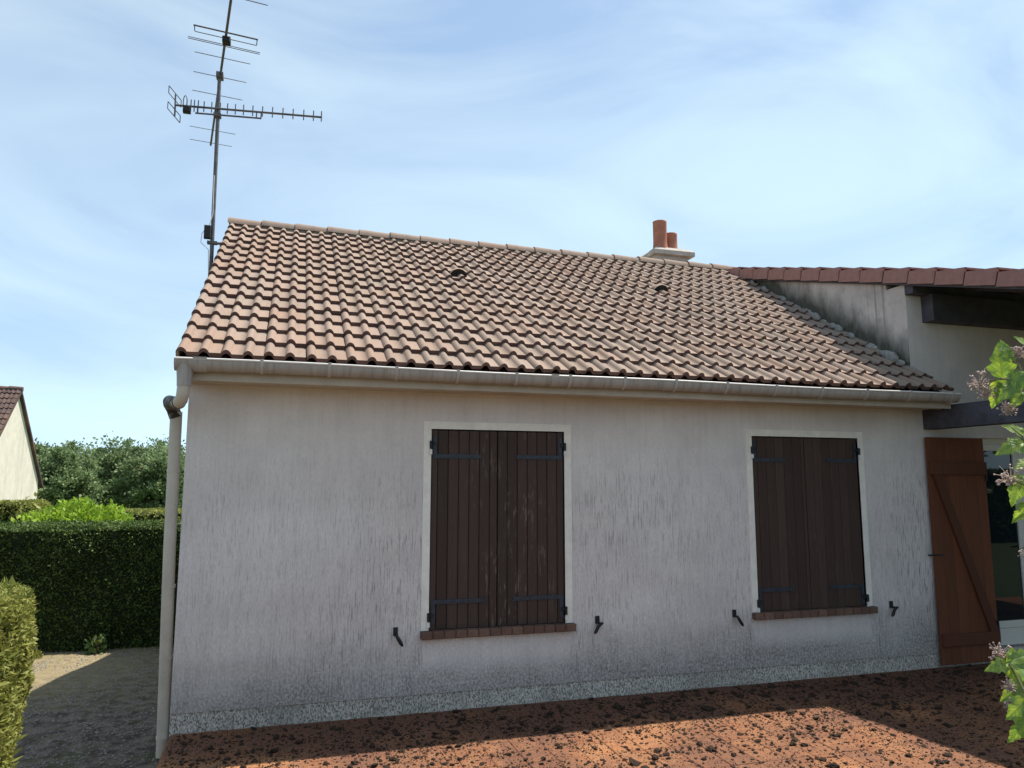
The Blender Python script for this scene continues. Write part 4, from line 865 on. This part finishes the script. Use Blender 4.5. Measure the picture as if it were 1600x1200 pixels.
for q in range(9):   # the rest of the shrub, beyond the frame
    a = rr.uniform(0, 6.28); t_ = SB+Vector((0.45+0.42*math.cos(a), -0.15+0.38*math.sin(a), rr.uniform(1.1, 2.0)))
    md = SB+(t_-SB)*0.5+Vector((rr.uniform(-.05, .1), rr.uniform(-.05, .05), .12))
    if min(px_of(t_)[0], px_of(md)[0]) < 1640: t_ = t_+Vector((.35, -.3, 0)); md = md+Vector((.25, -.2, 0))
    stem([g0, md, t_], [.011, .007, .003])
    for k in range(15):
        f = rr.uniform(.35, 1.0); P = (md.lerp(t_, (f-.5)*2) if f > .5 else g0.lerp(md, f*2)); d = Vector((rr.gauss(0, 1), rr.gauss(0, 1), rr.gauss(0.1, .5))).normalized()
        if px_of(P)[0] < 1665 or px_of(P+d*.1)[0] < 1640: continue
        place_leaf(P, d, Vector((rr.gauss(0, .5), rr.gauss(0, .5), 1)), rr.uniform(.06, .10), k)
    if px_of(t_)[0] > 1650: floret(t_, 0.03, 60+q, Vector((0, 0, 1)))

# ------------------------------------------------------------------ moss crumbs fallen from the roof
MM = []
for k in range(7):
    vs, fs = lump(1.0, 31+k, 1 if k < 3 else 2, (1.0, random.uniform(.65, .95), random.uniform(.30, .48)), 0.9, 1.9); MM.append(MB().add(vs, fs).mesh('moss_clump', 'moss'))
MV = [lump(1.0, 90+k, 1, (1, .8, .40), 0.9, 2.0) for k in range(6)]
cl = []; rr = random.Random(9)
while len(cl) < 10000:
    x, y = rr.uniform(0.05, 8.2), -abs(rr.gauss(0, 1))*0.9-0.05 if rr.random() < .35 else rr.uniform(-2.6, -0.15)
    dn = 0.5+0.5*mnoise.noise(Vector((x*1.5, y*2.2, 2)))
    if rr.random() > dn+0.22 or y < -2.9: continue
    p = px_of((x, y, 0)); vis = -10 < p[0] < 1610 and p[1] < 1210
    r_ = min(0.034, 0.0056*math.exp(abs(rr.gauss(0, .62)))); cl.append((0 if vis else 1, -r_/((Vector((x, y, 0))-CAM).length), x, y, r_))
cl.sort(); rest = MB()
for k, (_, _, x, y, r_) in enumerate(cl):
    rz = rr.uniform(0, 6.28)
    if k < 290:
        o = link('moss_clump', MM[k % 7], None, (x, y, r_*0.30), (rr.gauss(0, .15), rr.gauss(0, .15), rz)); o.scale = (r_, r_, r_)
        tag(o, 'dark crumbly moss clump lying on the terracotta terrace', 'moss clump', 'moss clumps fallen on the terrace')
    else:
        vs, fs = MV[k % 6]; c_, s_ = math.cos(rz), math.sin(rz)
        rest.add([(x+r_*(a*c_-b*s_), y+r_*(a*s_+b*c_), r_*(c+.3)) for a, b, c in vs], fs)
for k in range(38000):
    x, y = rr.uniform(0.03, 8.3), rr.uniform(-2.4, -0.03); r_ = rr.uniform(.002, .007)
    if rr.random() > 0.6+0.5*mnoise.noise(Vector((x*2, y*3, 5))): continue
    vs = [(1, 0, 0), (-.5, .8, 0), (-.6, -.7, 0), (.1, 0, 1.0)]; rz = rr.uniform(0, 6.28); c_, s_ = math.cos(rz), math.sin(rz)
    rest.add([(x+r_*(a*c_-b*s_), y+r_*(a*s_+b*c_), r_*c) for a, b, c in vs], [(0, 1, 3), (1, 2, 3), (2, 0, 3)])
mo = stuff(rest.build('moss_crumbs', 'moss')); tag(mo, 'fine dark moss crumbs and grit strewn over the terracotta terrace', 'debris')
# gravel and straw on the yard
simple('pebble', (0.27, 0.235, 0.20), 0.9, 0.3, 30, 0.4)
rest = MB()
for k in range(14000):
    x, y = rr.uniform(-3.2, -0.02), rr.uniform(-0.2, 7.1); r_ = rr.uniform(.004, .02)
    if rr.random() > 0.55+0.6*mnoise.noise(Vector((x*1.7, y*1.7, 8))): continue
    z = YG+0.035*mnoise.noise(Vector((x*1.3, y*1.3, 0)))
    rz = rr.uniform(0, 6.28); c_, s_ = math.cos(rz), math.sin(rz)
    vs = [(1, .1, 0), (.1, .8, 0), (-1, .1, 0), (-.1, -.8, 0), (.2, .1, .6), (0, 0, -.3)]
    rest.add([(x+r_*(a*c_-b*s_), y+r_*(a*s_+b*c_), z+r_*(c+.15)) for a, b, c in vs], [(0,1,4),(1,2,4),(2,3,4),(3,0,4),(1,0,5),(2,1,5),(3,2,5),(0,3,5)])
tag(stuff(rest.build('gravel', 'pebble')), 'loose pale gravel scattered over the side yard', 'gravel')
m_leaf('straw', (0.20, 0.19, 0.07), (0.42, 0.35, 0.17), 0.2)
n = 7000; P = np.stack([rng.uniform(-3.0, -0.6, n), rng.uniform(3.0, 7.1, n), np.full(n, YG+0.012)], 1)
keep = wob(P, 1.2, 3)+0.25*(P[:, 1]-4.0)+rng.normal(0, .3, n) > 0.3; P = P[keep]
so_ = link('dry_grass', leaf_mesh('dry_grass', P, np.tile([0, 0, 0.7], (len(P), 1)), 0.05, 'straw', 7, 0.9)); tag(stuff(so_), 'short straw-coloured grass at the back of the yard', 'grass')
